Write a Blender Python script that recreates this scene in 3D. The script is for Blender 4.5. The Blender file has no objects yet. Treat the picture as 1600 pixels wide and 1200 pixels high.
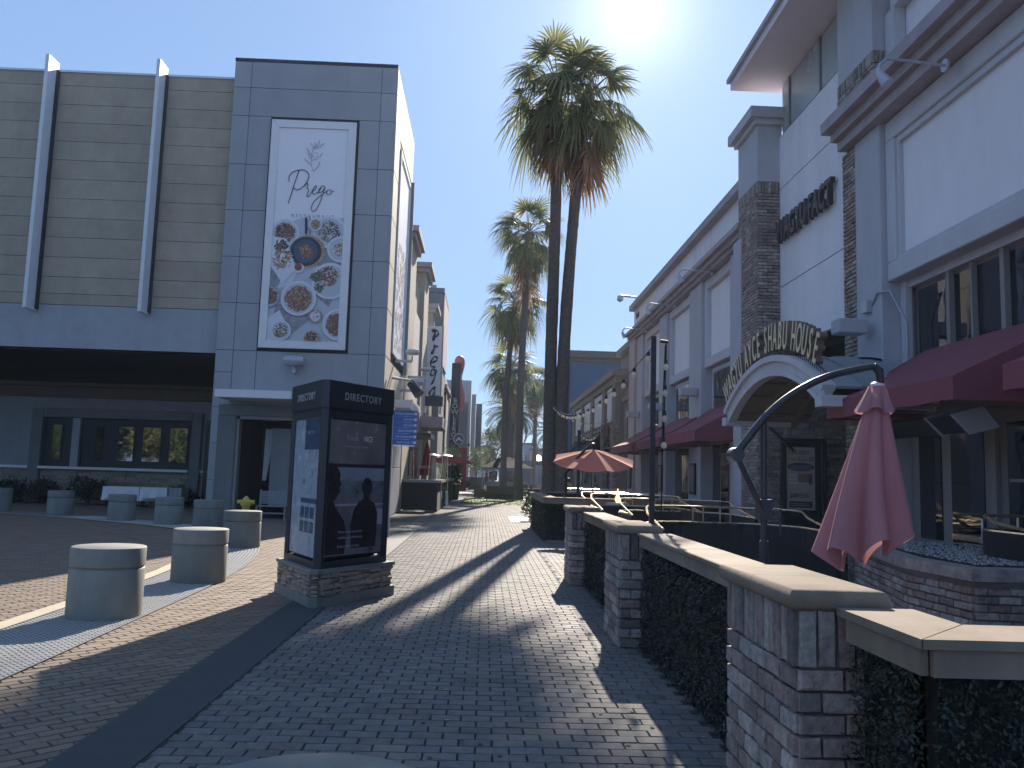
import bpy, math, random
import numpy as np
from mathutils import Vector, Matrix
R = math.radians
random.seed(7)
rng = np.random.default_rng(11)
scene = bpy.context.scene
COL = scene.collection

# ------------------------------------------------------------------ camera
cam_d = bpy.data.cameras.new('camera')
cam = bpy.data.objects.new('camera', cam_d); COL.objects.link(cam); scene.camera = cam
cam_d.sensor_width = 36.0; cam_d.lens = 1300.0 / 1600.0 * 36.0
cam_d.clip_start = 0.05; cam_d.clip_end = 6000
cam.location = (0, 0, 1.65)
cam.rotation_mode = 'QUATERNION'
cam.rotation_quaternion = (Matrix.Rotation(R(-1.697), 4, 'Z') @ Matrix.Rotation(R(90 + 6.244), 4, 'X') @ Matrix.Rotation(R(1.718), 4, 'Z')).to_quaternion()

# ------------------------------------------------------------------ world, sun
SUN_AZ, SUN_EL = R(9.69), R(30.43)
SUN_DIR = Vector((math.sin(SUN_AZ) * math.cos(SUN_EL), math.cos(SUN_AZ) * math.cos(SUN_EL), math.sin(SUN_EL)))
world = bpy.data.worlds.new('World'); scene.world = world; world.use_nodes = True
wn, wl = world.node_tree.nodes, world.node_tree.links
wn.clear()
sky = wn.new('ShaderNodeTexSky'); sky.sky_type = 'NISHITA'; sky.sun_disc = False
sky.sun_elevation = SUN_EL; sky.sun_rotation = SUN_AZ
sky.altitude = 200; sky.air_density = 1.0; sky.dust_density = 0.5; sky.ozone_density = 3.0
bg = wn.new('ShaderNodeBackground'); bg.inputs['Strength'].default_value = 0.10
wo = wn.new('ShaderNodeOutputWorld')
# the bright aureole of scattered light round the sun (a property of the sky itself)
geo = wn.new('ShaderNodeTexCoord')
dot = wn.new('ShaderNodeVectorMath'); dot.operation = 'DOT_PRODUCT'; dot.inputs[1].default_value = SUN_DIR
wl.new(geo.outputs['Generated'], dot.inputs[0])
def wmath(op, a, b=None, clamp=False):
    m = wn.new('ShaderNodeMath'); m.operation = op; m.use_clamp = clamp
    for i, v in enumerate((a, b)):
        if v is None: continue
        if isinstance(v, (int, float)): m.inputs[i].default_value = v
        else: wl.new(v, m.inputs[i])
    return m.outputs[0]
mx = wmath('MAXIMUM', dot.outputs['Value'], 0.0)
au1 = wmath('MULTIPLY', wmath('POWER', mx, 45.0), 0.5)
au2 = wmath('MULTIPLY', wmath('POWER', mx, 600.0), 2.0)
au3 = wmath('MULTIPLY', wmath('POWER', mx, 15000.0), 40.0)
au = wmath('ADD', wmath('ADD', au1, au2), au3)
comb = wn.new('ShaderNodeVectorMath'); comb.operation = 'SCALE'; comb.inputs[0].default_value = (1.0, 0.93, 0.82)
wl.new(au, comb.inputs['Scale'])
gam = wn.new('ShaderNodeGamma'); gam.inputs['Gamma'].default_value = 0.3; wl.new(sky.outputs['Color'], gam.inputs['Color'])
tint = wn.new('ShaderNodeVectorMath'); tint.operation = 'MULTIPLY'; tint.inputs[1].default_value = (1.0, 1.42, 2.1); wl.new(gam.outputs[0], tint.inputs[0])
addc = wn.new('ShaderNodeVectorMath'); addc.operation = 'ADD'
wl.new(tint.outputs[0], addc.inputs[0]); wl.new(comb.outputs[0], addc.inputs[1])
wl.new(addc.outputs[0], bg.inputs['Color']); wl.new(bg.outputs[0], wo.inputs['Surface'])

sun_d = bpy.data.lights.new('sun', 'SUN'); sun_d.energy = 4.4; sun_d.angle = R(0.6); sun_d.color = (1.0, 0.9, 0.76)
sun = bpy.data.objects.new('sun', sun_d); COL.objects.link(sun)
sun.rotation_mode = 'QUATERNION'; sun.rotation_quaternion = SUN_DIR.to_track_quat('Z', 'Y')
sun.location = (0, 0, 60)

scene.view_settings.view_transform = 'Standard'; scene.view_settings.look = 'None'
scene.view_settings.exposure = 1.3; scene.view_settings.gamma = 1.0
scene.view_settings.use_curve_mapping = False
scene.render.resolution_x = 1024; scene.render.resolution_y = 768
scene.cycles.max_bounces = 6

# ------------------------------------------------------------------ materials
MATS = {}
def newmat(name):
    m = bpy.data.materials.new(name); m.use_nodes = True; m.node_tree.nodes.clear(); return m
def N(m, t): return m.node_tree.nodes.new(t)
def mat(name, col, rough=0.7, metal=0.0, vary=0.12, ns=3.0, bump=0.15, bs=60.0, rand=0.0, col2=None, ramp=None,
        trans=0.0, spec=0.4, stain=0.0, bdist=0.004, coat=0.0):
    m = newmat(name); L = m.node_tree.links
    out = N(m, 'ShaderNodeOutputMaterial'); p = N(m, 'ShaderNodeBsdfPrincipled')
    g = N(m, 'ShaderNodeNewGeometry')
    n1 = N(m, 'ShaderNodeTexNoise'); n1.inputs['Scale'].default_value = ns; n1.inputs['Detail'].default_value = 6; n1.inputs['Roughness'].default_value = 0.65
    L.new(g.outputs['Position'], n1.inputs['Vector'])
    cur = None
    if ramp or col2 or rand:
        oi = N(m, 'ShaderNodeObjectInfo'); ad = N(m, 'ShaderNodeMath'); ad.operation = 'ADD'
        L.new(oi.outputs['Random'], ad.inputs[0]); L.new(g.outputs['Random Per Island'], ad.inputs[1])
        fr = N(m, 'ShaderNodeMath'); fr.operation = 'FRACT'; L.new(ad.outputs[0], fr.inputs[0])
        rv = fr.outputs[0]
    if ramp:
        cr = N(m, 'ShaderNodeValToRGB'); cr.color_ramp.interpolation = 'LINEAR'
        els = cr.color_ramp.elements
        while len(els) < len(ramp): els.new(0.5)
        for i, c in enumerate(ramp):
            els[i].position = i / (len(ramp) - 1); els[i].color = (*c, 1)
        L.new(rv, cr.inputs[0]); cur = cr.outputs[0]
    elif col2:
        mm = N(m, 'ShaderNodeMix'); mm.data_type = 'RGBA'; mm.inputs['A'].default_value = (*col, 1); mm.inputs['B'].default_value = (*col2, 1)
        L.new(rv, mm.inputs['Factor']); cur = mm.outputs['Result']
    hs = N(m, 'ShaderNodeHueSaturation')
    if cur is None: hs.inputs['Color'].default_value = (*col, 1)
    else: L.new(cur, hs.inputs['Color'])
    mr = N(m, 'ShaderNodeMapRange'); mr.inputs['From Min'].default_value = 0.3; mr.inputs['From Max'].default_value = 0.7
    mr.inputs['To Min'].default_value = 1 - vary; mr.inputs['To Max'].default_value = 1 + vary
    L.new(n1.outputs['Fac'], mr.inputs['Value'])
    val = mr.outputs[0]
    if rand:
        m2 = N(m, 'ShaderNodeMapRange'); m2.inputs['To Min'].default_value = 1 - rand; m2.inputs['To Max'].default_value = 1 + rand
        L.new(rv, m2.inputs['Value']); mu = N(m, 'ShaderNodeMath'); mu.operation = 'MULTIPLY'
        L.new(val, mu.inputs[0]); L.new(m2.outputs[0], mu.inputs[1]); val = mu.outputs[0]
    if stain:
        n3 = N(m, 'ShaderNodeTexNoise'); n3.inputs['Scale'].default_value = 0.7; n3.inputs['Detail'].default_value = 8; n3.inputs['Roughness'].default_value = 0.7
        mp = N(m, 'ShaderNodeMapping'); mp.inputs['Scale'].default_value = (1.6, 1.6, 0.35)
        L.new(g.outputs['Position'], mp.inputs['Vector']); L.new(mp.outputs[0], n3.inputs['Vector'])
        m3 = N(m, 'ShaderNodeMapRange'); m3.inputs['From Min'].default_value = 0.42; m3.inputs['From Max'].default_value = 0.68
        m3.inputs['To Min'].default_value = 1.0; m3.inputs['To Max'].default_value = 1 - stain
        L.new(n3.outputs['Fac'], m3.inputs['Value']); mu = N(m, 'ShaderNodeMath'); mu.operation = 'MULTIPLY'
        L.new(val, mu.inputs[0]); L.new(m3.outputs[0], mu.inputs[1]); val = mu.outputs[0]
    L.new(val, hs.inputs['Value'])
    L.new(hs.outputs[0], p.inputs['Base Color'])
    p.inputs['Roughness'].default_value = rough; p.inputs['Metallic'].default_value = metal
    p.inputs['Specular IOR Level'].default_value = spec
    if coat: p.inputs['Coat Weight'].default_value = coat
    mr2 = N(m, 'ShaderNodeMapRange'); mr2.inputs['To Min'].default_value = max(0.02, rough - 0.1); mr2.inputs['To Max'].default_value = min(1, rough + 0.1)
    L.new(n1.outputs['Fac'], mr2.inputs['Value']); L.new(mr2.outputs[0], p.inputs['Roughness'])
    if bump:
        n2 = N(m, 'ShaderNodeTexNoise'); n2.inputs['Scale'].default_value = bs; n2.inputs['Detail'].default_value = 4
        L.new(g.outputs['Position'], n2.inputs['Vector'])
        b = N(m, 'ShaderNodeBump'); b.inputs['Strength'].default_value = bump; b.inputs['Distance'].default_value = bdist
        L.new(n2.outputs['Fac'], b.inputs['Height']); L.new(b.outputs[0], p.inputs['Normal'])
    if trans:
        t = N(m, 'ShaderNodeBsdfTranslucent'); L.new(hs.outputs[0], t.inputs['Color'])
        ms = N(m, 'ShaderNodeMixShader'); ms.inputs[0].default_value = trans
        L.new(p.outputs[0], ms.inputs[1]); L.new(t.outputs[0], ms.inputs[2]); L.new(ms.outputs[0], out.inputs[0])
    else: L.new(p.outputs[0], out.inputs[0])
    return m
def glassmat(name, col=(0.012, 0.016, 0.022), rough=0.03, wob=0.02):
    met = 0.85 if name == 'mirror_pane' else 0.0
    m = newmat(name); L = m.node_tree.links
    out = N(m, 'ShaderNodeOutputMaterial'); p = N(m, 'ShaderNodeBsdfPrincipled')
    p.inputs['Base Color'].default_value = (*col, 1); p.inputs['Roughness'].default_value = rough; p.inputs['Specular IOR Level'].default_value = 0.8; p.inputs['Metallic'].default_value = met
    g = N(m, 'ShaderNodeNewGeometry'); n = N(m, 'ShaderNodeTexNoise'); n.inputs['Scale'].default_value = 1.3
    L.new(g.outputs['Position'], n.inputs['Vector'])
    b = N(m, 'ShaderNodeBump'); b.inputs['Strength'].default_value = 0.25; b.inputs['Distance'].default_value = wob
    L.new(n.outputs['Fac'], b.inputs['Height']); L.new(b.outputs[0], p.inputs['Normal']); L.new(p.outputs[0], out.inputs[0]); return m
def emit(name, col, s):
    m = newmat(name); L = m.node_tree.links
    out = N(m, 'ShaderNodeOutputMaterial'); e = N(m, 'ShaderNodeEmission'); e.inputs[0].default_value = (*col, 1); e.inputs[1].default_value = s
    L.new(e.outputs[0], out.inputs[0]); return m

M = dict(
 tower=mat('tower_panel', (.32, .335, .36), .55, vary=.06, ns=1.2, bump=.12, bs=25, rand=.05, stain=.08),
 joint=mat('dark_joint', (.035, .038, .045), .9),
 side=mat('pale_panel', (.52, .45, .36), .7, vary=.08, rand=.05, stain=.1),
 slat=mat('brown_grey_cladding', (.4, .345, .27), .8, vary=.1, ns=2, bump=.35, bs=18, rand=.07, stain=.12),
 band=mat('smooth_grey_render', (.36, .38, .42), .75, vary=.07, stain=.12),
 wingwall=mat('grey_render_wall', (.26, .285, .31), .8, vary=.08, stain=.12),
 fin=mat('fin_aluminium', (.66, .7, .76), .45, metal=.0, vary=.06),
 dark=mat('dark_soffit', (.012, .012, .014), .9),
 darkbrown=mat('brown_beam', (.12, .085, .065), .6, vary=.25, ns=1.5),
 beige=mat('beige_render', (.4, .34, .27), .85, vary=.08, bs=120, bump=.3, stain=.15),
 beige2=mat('pinkish_render', (.5, .42, .4), .85, vary=.06, bs=120, bump=.3, stain=.1),
 greybuild=mat('grey_render', (.2, .2, .215), .8, vary=.08, stain=.12),
 white=mat('white_paint', (.72, .73, .75), .5, vary=.04),
 whitewall=mat('white_render', (.78, .76, .8), .85, vary=.03, bs=150, bump=.3, stain=.13),
 greywall=mat('blue_grey_render', (.46, .465, .51), .85, vary=.05, bs=130, bump=.3, stain=.1),
 greytrim=mat('trim_render', (.54, .54, .58), .8, vary=.05, bs=130, bump=.25, stain=.12),
 cornice=mat('cornice_paint', (.38, .34, .36), .75, vary=.08, stain=.2),
 pane=glassmat('window_glass'), panel=mat('smooth_panel', (.8, .78, .82), .8, vary=.03, bump=.15, stain=.08),
 frame=mat('taupe_window_frame', (.25, .24, .235), .45, vary=.05),
 blackframe=mat('black_window_frame', (.02, .024, .034), .5, vary=.1),
 stonetrim=mat('trim_stone', (.17, .185, .195), .8, vary=.1, stain=.1),
 brick=mat('weathered_brick', (.3, .2, .2), .9, vary=.42, ns=17, bump=.9, bs=45, bdist=.012,
    ramp=[(.2, .155, .14), (.28, .225, .205), (.36, .33, .305), (.23, .16, .14), (.31, .265, .245), (.14, .125, .12), (.42, .385, .35), (.27, .19, .165)]),
 mortar=mat('mortar', (.22, .2, .195), .95, vary=.2, bump=.6, bs=80),
 stone=mat('ledger_stone', (.25, .2, .17), .9, vary=.25, ns=9, bump=.9, bs=30, bdist=.015,
    ramp=[(.2, .165, .14), (.3, .25, .2), (.24, .22, .2), (.36, .3, .24), (.17, .15, .14)]),
 cap=mat('cast_stone_cap', (.26, .212, .165), .85, vary=.18, bump=.6, bs=90, stain=.4, spec=.12),
 capwood=mat('tan_coping', (.26, .212, .168), .8, vary=.14, bump=.35, bs=60, stain=.35, spec=.12),
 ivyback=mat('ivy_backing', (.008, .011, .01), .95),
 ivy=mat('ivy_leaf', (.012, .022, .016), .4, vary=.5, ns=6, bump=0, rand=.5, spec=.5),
 paver=mat('grey_paver', (.2, .2, .2), .64, vary=.22, ns=14, bump=.45, bs=150, bdist=.002, spec=.04,
    ramp=[(.145, .14, .14), (.18, .168, .16), (.2, .183, .17), (.155, .15, .156), (.195, .184, .184), (.172, .153, .145)], stain=.2),
 paverbeige=mat('beige_paver', (.36, .28, .21), .75, vary=.14, ns=20, bump=.6, bs=120, bdist=.003,
    ramp=[(.17, .125, .09), (.21, .16, .115), (.19, .145, .115), (.235, .18, .135), (.175, .13, .1)], stain=.15),
 sand=mat('joint_sand', (.035, .033, .033), .95),
 ground=mat('ground_concrete', (.2, .19, .18), .9, vary=.2, stain=.2),
 darkband=mat('dark_concrete', (.05, .055, .06), .75, vary=.2, ns=5, bump=.4, bs=150),
 kerb=mat('kerb_concrete', (.42, .36, .27), .8, vary=.08, bump=.2),
 tactile=mat('tactile_plate', (.17, .17, .17), .6, vary=.1),
 bollard=mat('bollard_concrete', (.2, .213, .2), .7, vary=.1, ns=5, bump=.4, bs=90, stain=.35, rand=.12),
 kiosk=mat('kiosk_metal', (.045, .052, .06), .35, metal=.4, vary=.08, bump=.05),
 kioskglass=glassmat('kiosk_glass', (.03, .032, .04), .04),
 kioskmap=mat('map_print', (.3, .38, .46), .25, vary=.25, ns=7, bump=0, spec=.7),
 mapdark=mat('map_print_dark', (.03, .06, .12), .3, vary=.3, ns=9, bump=0, spec=.7),
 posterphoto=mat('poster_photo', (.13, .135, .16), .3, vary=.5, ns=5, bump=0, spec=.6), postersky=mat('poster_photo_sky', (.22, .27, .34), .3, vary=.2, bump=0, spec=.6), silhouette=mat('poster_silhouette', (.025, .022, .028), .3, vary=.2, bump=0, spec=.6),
 silver=mat('silver_letter', (.55, .56, .58), .35, metal=.6, vary=.03, bump=0),
 poster=mat('dark_poster', (.17, .155, .16), .25, vary=.3, ns=2.2, bump=0, spec=.7),
 black=mat('black_metal', (.012, .014, .018), .4, vary=.1, bump=0),
 blackpost=mat('navy_black_post', (.018, .022, .034), .45, vary=.1, bump=0),
 booth=mat('black_booth_panel', (.012, .014, .02), .6, vary=.2),
 gold=mat('brass_tube', (.62, .5, .33), .28, metal=.9, vary=.05, bump=0),
 canopyred=mat('coral_canvas', (.46, .225, .25), .8, vary=.06, ns=2, bump=.25, bs=300, trans=.25),
 canopylit=mat('sunlit_coral_canvas', (.72, .25, .19), .8, vary=.06, ns=2, bump=.25, bs=300, trans=.4),  # same coral canvas, orange glow of sun through it put into the colour
 red=mat('red_canvas', (.32, .03, .03), .8, vary=.08, bump=.2, bs=300, trans=.2),
 awning=mat('burgundy_canvas', (.26, .075, .1), .85, vary=.07, ns=1.4, bump=.3, bs=260, trans=.12, stain=.12),
 blackcloth=mat('black_canvas', (.006, .006, .008), .9, spec=.1),
 darkmetal=mat('charcoal_metal', (.05, .055, .065), .35, metal=.5, vary=.08, bump=0),
 grey=mat('grey_metal', (.3, .31, .33), .4, metal=.4, vary=.06, bump=0),
 lampgrey=mat('grey_lamp', (.42, .44, .48), .35, metal=.3, vary=.05, bump=0),
 steel=mat('steel', (.6, .6, .6), .25, metal=.9, vary=.03, bump=0),
 bark=mat('palm_bark', (.12, .095, .08), .95, vary=.3, ns=10, bump=.9, bs=22, bdist=.03),
 frond=mat('palm_frond', (.18, .19, .085), .5, vary=.25, ns=3, bump=0, rand=.25, trans=.55),
 dead=mat('dry_palm_frond', (.32, .2, .12), .8, vary=.25, ns=3, bump=0, rand=.25, trans=.3),
 date=mat('date_frond', (.11, .14, .05), .5, vary=.2, bump=0, rand=.25, trans=.35),
 leaf=mat('green_leaf', (.05, .085, .022), .5, vary=.3, bump=0, rand=.4, trans=.25),
 leafpale=mat('olive_leaf', (.16, .19, .1), .5, vary=.3, bump=0, rand=.4, trans=.35),
 leafdark=mat('dark_leaf', (.03, .045, .025), .5, vary=.3, bump=0, rand=.4, trans=.15),
 leafgold=mat('sunlit_leaf', (.13, .14, .045), .55, vary=.4, bump=0, rand=.4, trans=.3),
 wood=mat('tree_wood', (.09, .07, .055), .9, vary=.3, bump=.8, bs=30),
 grass=mat('lawn_grass', (.13, .17, .04), .8, vary=.3, bump=.5, rand=.3),
 blue=mat('blue_sign', (.03, .11, .38), .4, vary=.05, bump=0), signwhite=mat('sign_white', (.78, .78, .78), .45, vary=.02, bump=0),
 print=mat('banner_vinyl', (.8, .8, .86), .5, vary=.02, bump=.02),
 ink=mat('ink', (.05, .055, .09), .6, vary=.03, bump=0),
 inkgrey=mat('ink_grey', (.3, .32, .4), .6, vary=.03, bump=0),
 plate=mat('print_plate', (.5, .53, .6), .5, vary=.05, bump=0), platerim=mat('print_plate_rim', (.66, .69, .76), .5, vary=.03, bump=0),
 cloth=mat('print_cloth', (.3, .3, .33), .5, vary=.35, ns=6, bump=0),
 pan=mat('print_pan', (.035, .045, .06), .5, vary=.3, bump=0),
 foodbrown=mat('print_stew', (.2, .1, .07), .5, vary=.8, ns=16, bump=0), foodtan=mat('print_pasta', (.42, .3, .2), .5, vary=.7, ns=18, bump=0),
 foodgreen=mat('print_salad', (.14, .15, .1), .5, vary=.8, ns=18, bump=0), foodred=mat('print_sauce', (.25, .09, .08), .5, vary=.4, ns=12, bump=0),
 signblade=mat('blade_sign_face', (.75, .75, .78), .6, vary=.06, bump=0),
 pinred=mat('pin_red', (.55, .13, .13), .4, vary=.05, bump=0), pinpale=mat('pin_pale', (.5, .36, .4), .4, vary=.05, bump=0),
 redwall=mat('red_banner', (.4, .04, .05), .7, vary=.08, bump=0),
 yellow=mat('yellow_paint', (.6, .47, .07), .5, vary=.12, bump=0),
 tablecloth=mat('white_tablecloth', (.74, .77, .82), .8, vary=.05),
 letter=mat('letter_face', (.72, .6, .4), .5, vary=.06, bump=0), letterside=mat('letter_side', (.16, .12, .09), .5, vary=.1, bump=0),
 letterdark=mat('dark_letter', (.055, .04, .05), .5, vary=.15, bump=0),
 metalroof=mat('metal_roof', (.3, .34, .37), .45, metal=.3, vary=.06), woodpanel=mat('panelled_vault', (.2, .16, .14), .6, vary=.15),
 soffit=mat('pale_soffit', (.75, .66, .7), .8, vary=.05, bump=.1),
 glassfrost=mat('pale_glass', (.34, .4, .42), .25, vary=.12, ns=.6, bump=0, spec=.7),
 postertan=mat('poster_tan', (.5, .43, .36), .6, vary=.05, bump=0), posterskin=mat('poster_tone', (.26, .17, .12), .6, vary=.2, bump=0),
 bluebuild=mat('slate_blue_render', (.07, .125, .23), .85, vary=.05, stain=.08),
 taupe=mat('taupe_render', (.24, .205, .185), .85, vary=.08, stain=.12), taupetrim=mat('taupe_trim', (.3, .255, .22), .8, vary=.08, stain=.12),
 farpale=mat('far_pale_wall', (.42, .44, .47), .85, vary=.06), farpink=mat('far_pink_wall', (.45, .36, .33), .85, vary=.06),
 slab=mat('dark_slab', (.1, .11, .13), .7, vary=.1), hill=mat('hill_scrub', (.12, .15, .13), .95, vary=.3, ns=.05),
 bulb=emit('warm_bulb', (1.0, .82, .6), 1.6), lampon=emit('lamp_glow', (1.0, .7, .45), 2.5),
 granite=mat('granite_cap', (.3, .26, .26), .4, vary=.45, ns=9, bump=.1), pebble=mat('pebbles', (.45, .45, .47), .7, ramp=[(.1, .1, .11), (.25, .25, .26), (.42, .42, .42), (.06, .06, .07)]),
 wicker=mat('wicker', (.1, .075, .05), .8, vary=.3, bump=.6, bs=60), cushion=mat('cushion', (.42, .37, .27), .85, vary=.1),
 skin=mat('skin', (.36, .2, .14), .6, bump=0), shirtred=mat('red_shirt', (.3, .04, .05), .8, bump=0), shirtdark=mat('navy_shirt', (.02, .025, .05), .8, bump=0),
 hair=mat('dark_hair', (.02, .014, .01), .6, bump=0), trouser=mat('dark_trousers', (.03, .03, .04), .8, bump=0), vest=mat('green_vest', (.3, .4, .08), .7, bump=0),
 flame=emit('flame_lick', (1.0, .45, .15), 2.0), ceramic=mat('pot_ceramic', (.15, .14, .135), .6, vary=.12), 
 brownwall=mat('brown_panel', (.13, .1, .085), .7, vary=.12),
)

# ------------------------------------------------------------------ objects
def wloc(o):
    v = Vector((0, 0, 0))
    while o is not None: v += o.location; o = o.parent
    return v
def link(name, me, parent=None, kind=None, label=None, cat=None, group=None):
    o = bpy.data.objects.new(name, me); COL.objects.link(o)
    if parent is not None: o.parent = parent
    if kind: o['kind'] = kind
    if label: o['label'] = label
    if cat: o['category'] = cat
    if group: o['group'] = group
    return o
def thing(name, label, cat, loc=(0, 0, 0), group=None):
    o = link(name, None, None, None, label, cat, group); o.location = loc; o.empty_display_size = .2; return o
def copy_tree(o, parent=None):
    c = o.copy(); COL.objects.link(c)
    if parent is not None: c.parent = parent
    for ch in list(o.children): copy_tree(ch, c)
    return c

class MB:
    def __init__(s): s.v = []; s.f = []; s.smooth = False
    def add(s, vs, fs):
        b = len(s.v); s.v += [tuple(v) for v in vs]; s.f += [tuple(i + b for i in f) for f in fs]; return s
    def box(s, x0, x1, y0, y1, z0, z1):
        vs = [(x, y, z) for z in (z0, z1) for y in (y0, y1) for x in (x0, x1)]
        return s.add(vs, [(0, 2, 3, 1), (4, 5, 7, 6), (0, 1, 5, 4), (2, 6, 7, 3), (0, 4, 6, 2), (1, 3, 7, 5)])
    def bbox(s, x0, x1, y0, y1, z0, z1, b=.01):       # bevelled box
        vs = []; 
        def ring(z, i): return [(x0 + i, y0 + b, z), (x0 + b, y0 + i, z), (x1 - b, y0 + i, z), (x1 - i, y0 + b, z), (x1 - i, y1 - b, z), (x1 - b, y1 - i, z), (x0 + b, y1 - i, z), (x0 + i, y1 - b, z)]
        def inner(z): return [(x0 + b, y0 + b, z), (x0 + b, y0 + b, z), (x1 - b, y0 + b, z), (x1 - b, y0 + b, z), (x1 - b, y1 - b, z), (x1 - b, y1 - b, z), (x0 + b, y1 - b, z), (x0 + b, y1 - b, z)]
        return s.prism_rings([ring(z0 + b, 0), ring(z1 - b, 0)], [inner(z0), inner(z1)])
    def prism_rings(s, rings, ends=None):
        rs = ([ends[0]] if ends else []) + rings + ([ends[1]] if ends else [])
        n = len(rs[0]); vs = [p for r in rs for p in r]; fs = []
        for k in range(len(rs) - 1):
            for i in range(n):
                j = (i + 1) % n; fs.append((k * n + i, k * n + j, (k + 1) * n + j, (k + 1) * n + i))
        fs.append(tuple(range(n))[::-1]); fs.append(tuple(range((len(rs) - 1) * n, len(rs) * n)))
        return s.add(vs, fs)
    def prism(s, poly, z0, z1):
        return s.prism_rings([[(x, y, z0) for x, y in poly], [(x, y, z1) for x, y in poly]])
    def extr(s, pts, d):                               # polygon of 3-d points pushed along d
        d = Vector(d); return s.prism_rings([[tuple(p) for p in pts], [tuple(Vector(p) + d) for p in pts]])
    def tube(s, pts, r, n=8, cap=True):
        pts = [Vector(p) for p in pts]; rs = r if isinstance(r, (list, tuple)) else [r] * len(pts)
        rings = []; up = None
        for i, p in enumerate(pts):
            d = (pts[min(i + 1, len(pts) - 1)] - pts[max(i - 1, 0)]).normalized()
            if up is None: up = Vector((0, 0, 1)) if abs(d.z) < .9 else Vector((1, 0, 0))
            a = d.cross(up)
            if a.length < 1e-4: a = d.cross(Vector((0, 1, 0)))
            a.normalize(); b = a.cross(d).normalized(); up = b
            rings.append([tuple(p + (a * math.cos(t) + b * math.sin(t)) * rs[i]) for t in [2 * math.pi * k / n for k in range(n)]])
        return s.prism_rings(rings)
    def lathe(s, prof, cx=0, cy=0, n=32):
        return s.prism_rings([[(cx + r * math.cos(2 * math.pi * k / n), cy + r * math.sin(2 * math.pi * k / n), z) for k in range(n)] for r, z in prof])
    def quad(s, a, b, c, d): return s.add([a, b, c, d], [(0, 1, 2, 3)])
    def mesh(s, name, m, smooth=False):
        me = bpy.data.meshes.new(name); me.from_pydata(s.v, [], s.f); me.materials.append(m)
        me.validate(verbose=False)
        import bmesh
        bm = bmesh.new(); bm.from_mesh(me)
        if len(bm.faces) < 60000: bmesh.ops.recalc_face_normals(bm, faces=bm.faces)
        bm.to_mesh(me); bm.free()
        if smooth:
            me.polygons.foreach_set('use_smooth', [True] * len(me.polygons))
            try: me.set_sharp_from_angle(angle=R(40))
            except Exception: pass
        me.update(); return me
    def build(s, name, m, parent=None, smooth=False, **k):
        off = wloc(parent) if parent is not None else Vector((0, 0, 0))
        if off.length: s.v = [(v[0] - off.x, v[1] - off.y, v[2] - off.z) for v in s.v]
        return link(name, s.mesh(name, m if not isinstance(m, str) else M[m], smooth), parent, **k)
def BX(*a): return MB().box(*a)
def BB(*a, **k): return MB().bbox(*a, **k)

def quads_mesh(name, V, m, parent=None, nper=4, **k):      # V: (n, nper, 3) numpy
    V = np.asarray(V, dtype=np.float32); n = V.shape[0]
    me = bpy.data.meshes.new(name)
    me.vertices.add(n * nper); me.vertices.foreach_set('co', V.reshape(-1))
    me.loops.add(n * nper); me.loops.foreach_set('vertex_index', np.arange(n * nper, dtype=np.int32))
    me.polygons.add(n); me.polygons.foreach_set('loop_start', np.arange(0, n * nper, nper, dtype=np.int32))
    me.polygons.foreach_set('loop_total', np.full(n, nper, dtype=np.int32))
    me.materials.append(M[m] if isinstance(m, str) else m); me.update(calc_edges=True); me.validate(); me.shade_flat()
    return link(name, me, parent, **k)
def idx_mesh(name, V, F, m):                                # V (n,3) F (k,4)
    V = np.asarray(V, dtype=np.float32); F = np.asarray(F, dtype=np.int32); n = len(V); k = len(F)
    me = bpy.data.meshes.new(name); me.vertices.add(n); me.vertices.foreach_set('co', V.reshape(-1))
    me.loops.add(k * 4); me.loops.foreach_set('vertex_index', F.reshape(-1))
    me.polygons.add(k); me.polygons.foreach_set('loop_start', np.arange(0, k * 4, 4, dtype=np.int32)); me.polygons.foreach_set('loop_total', np.full(k, 4, dtype=np.int32))
    me.materials.append(M[m] if isinstance(m, str) else m); me.update(calc_edges=True); me.validate(); me.shade_flat(); return me

FONT = None
def text(name, body, size, org, right, up, m, parent, ext=.004, sx=1.0, align='LEFT', bold=0.0, spacing=1.0, **k):
    cu = bpy.data.curves.new(name, 'FONT'); cu.body = body; cu.size = 1.0; cu.align_x = align; cu.align_y = 'BOTTOM_BASELINE'
    cu.extrude = ext / size; cu.offset = bold; cu.space_character = spacing; cu.resolution_u = 3
    o = bpy.data.objects.new('tmp', cu); COL.objects.link(o)
    dg = bpy.context.evaluated_depsgraph_get(); me = bpy.data.meshes.new_from_object(o.evaluated_get(dg))
    COL.objects.unlink(o); bpy.data.objects.remove(o)
    r = Vector(right).normalized(); u = Vector(up).normalized(); n = r.cross(u)
    mt = Matrix(((r.x * size * sx, u.x * size, n.x * size, org[0]), (r.y * size * sx, u.y * size, n.y * size, org[1]), (r.z * size * sx, u.z * size, n.z * size, org[2]), (0, 0, 0, 1)))
    me.transform(Matrix.Translation(-wloc(parent)) @ mt if parent is not None else mt)
    me.materials.clear(); me.materials.append(M[m] if isinstance(m, str) else m); me.name = name
    return link(name, me, parent, **k)

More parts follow.
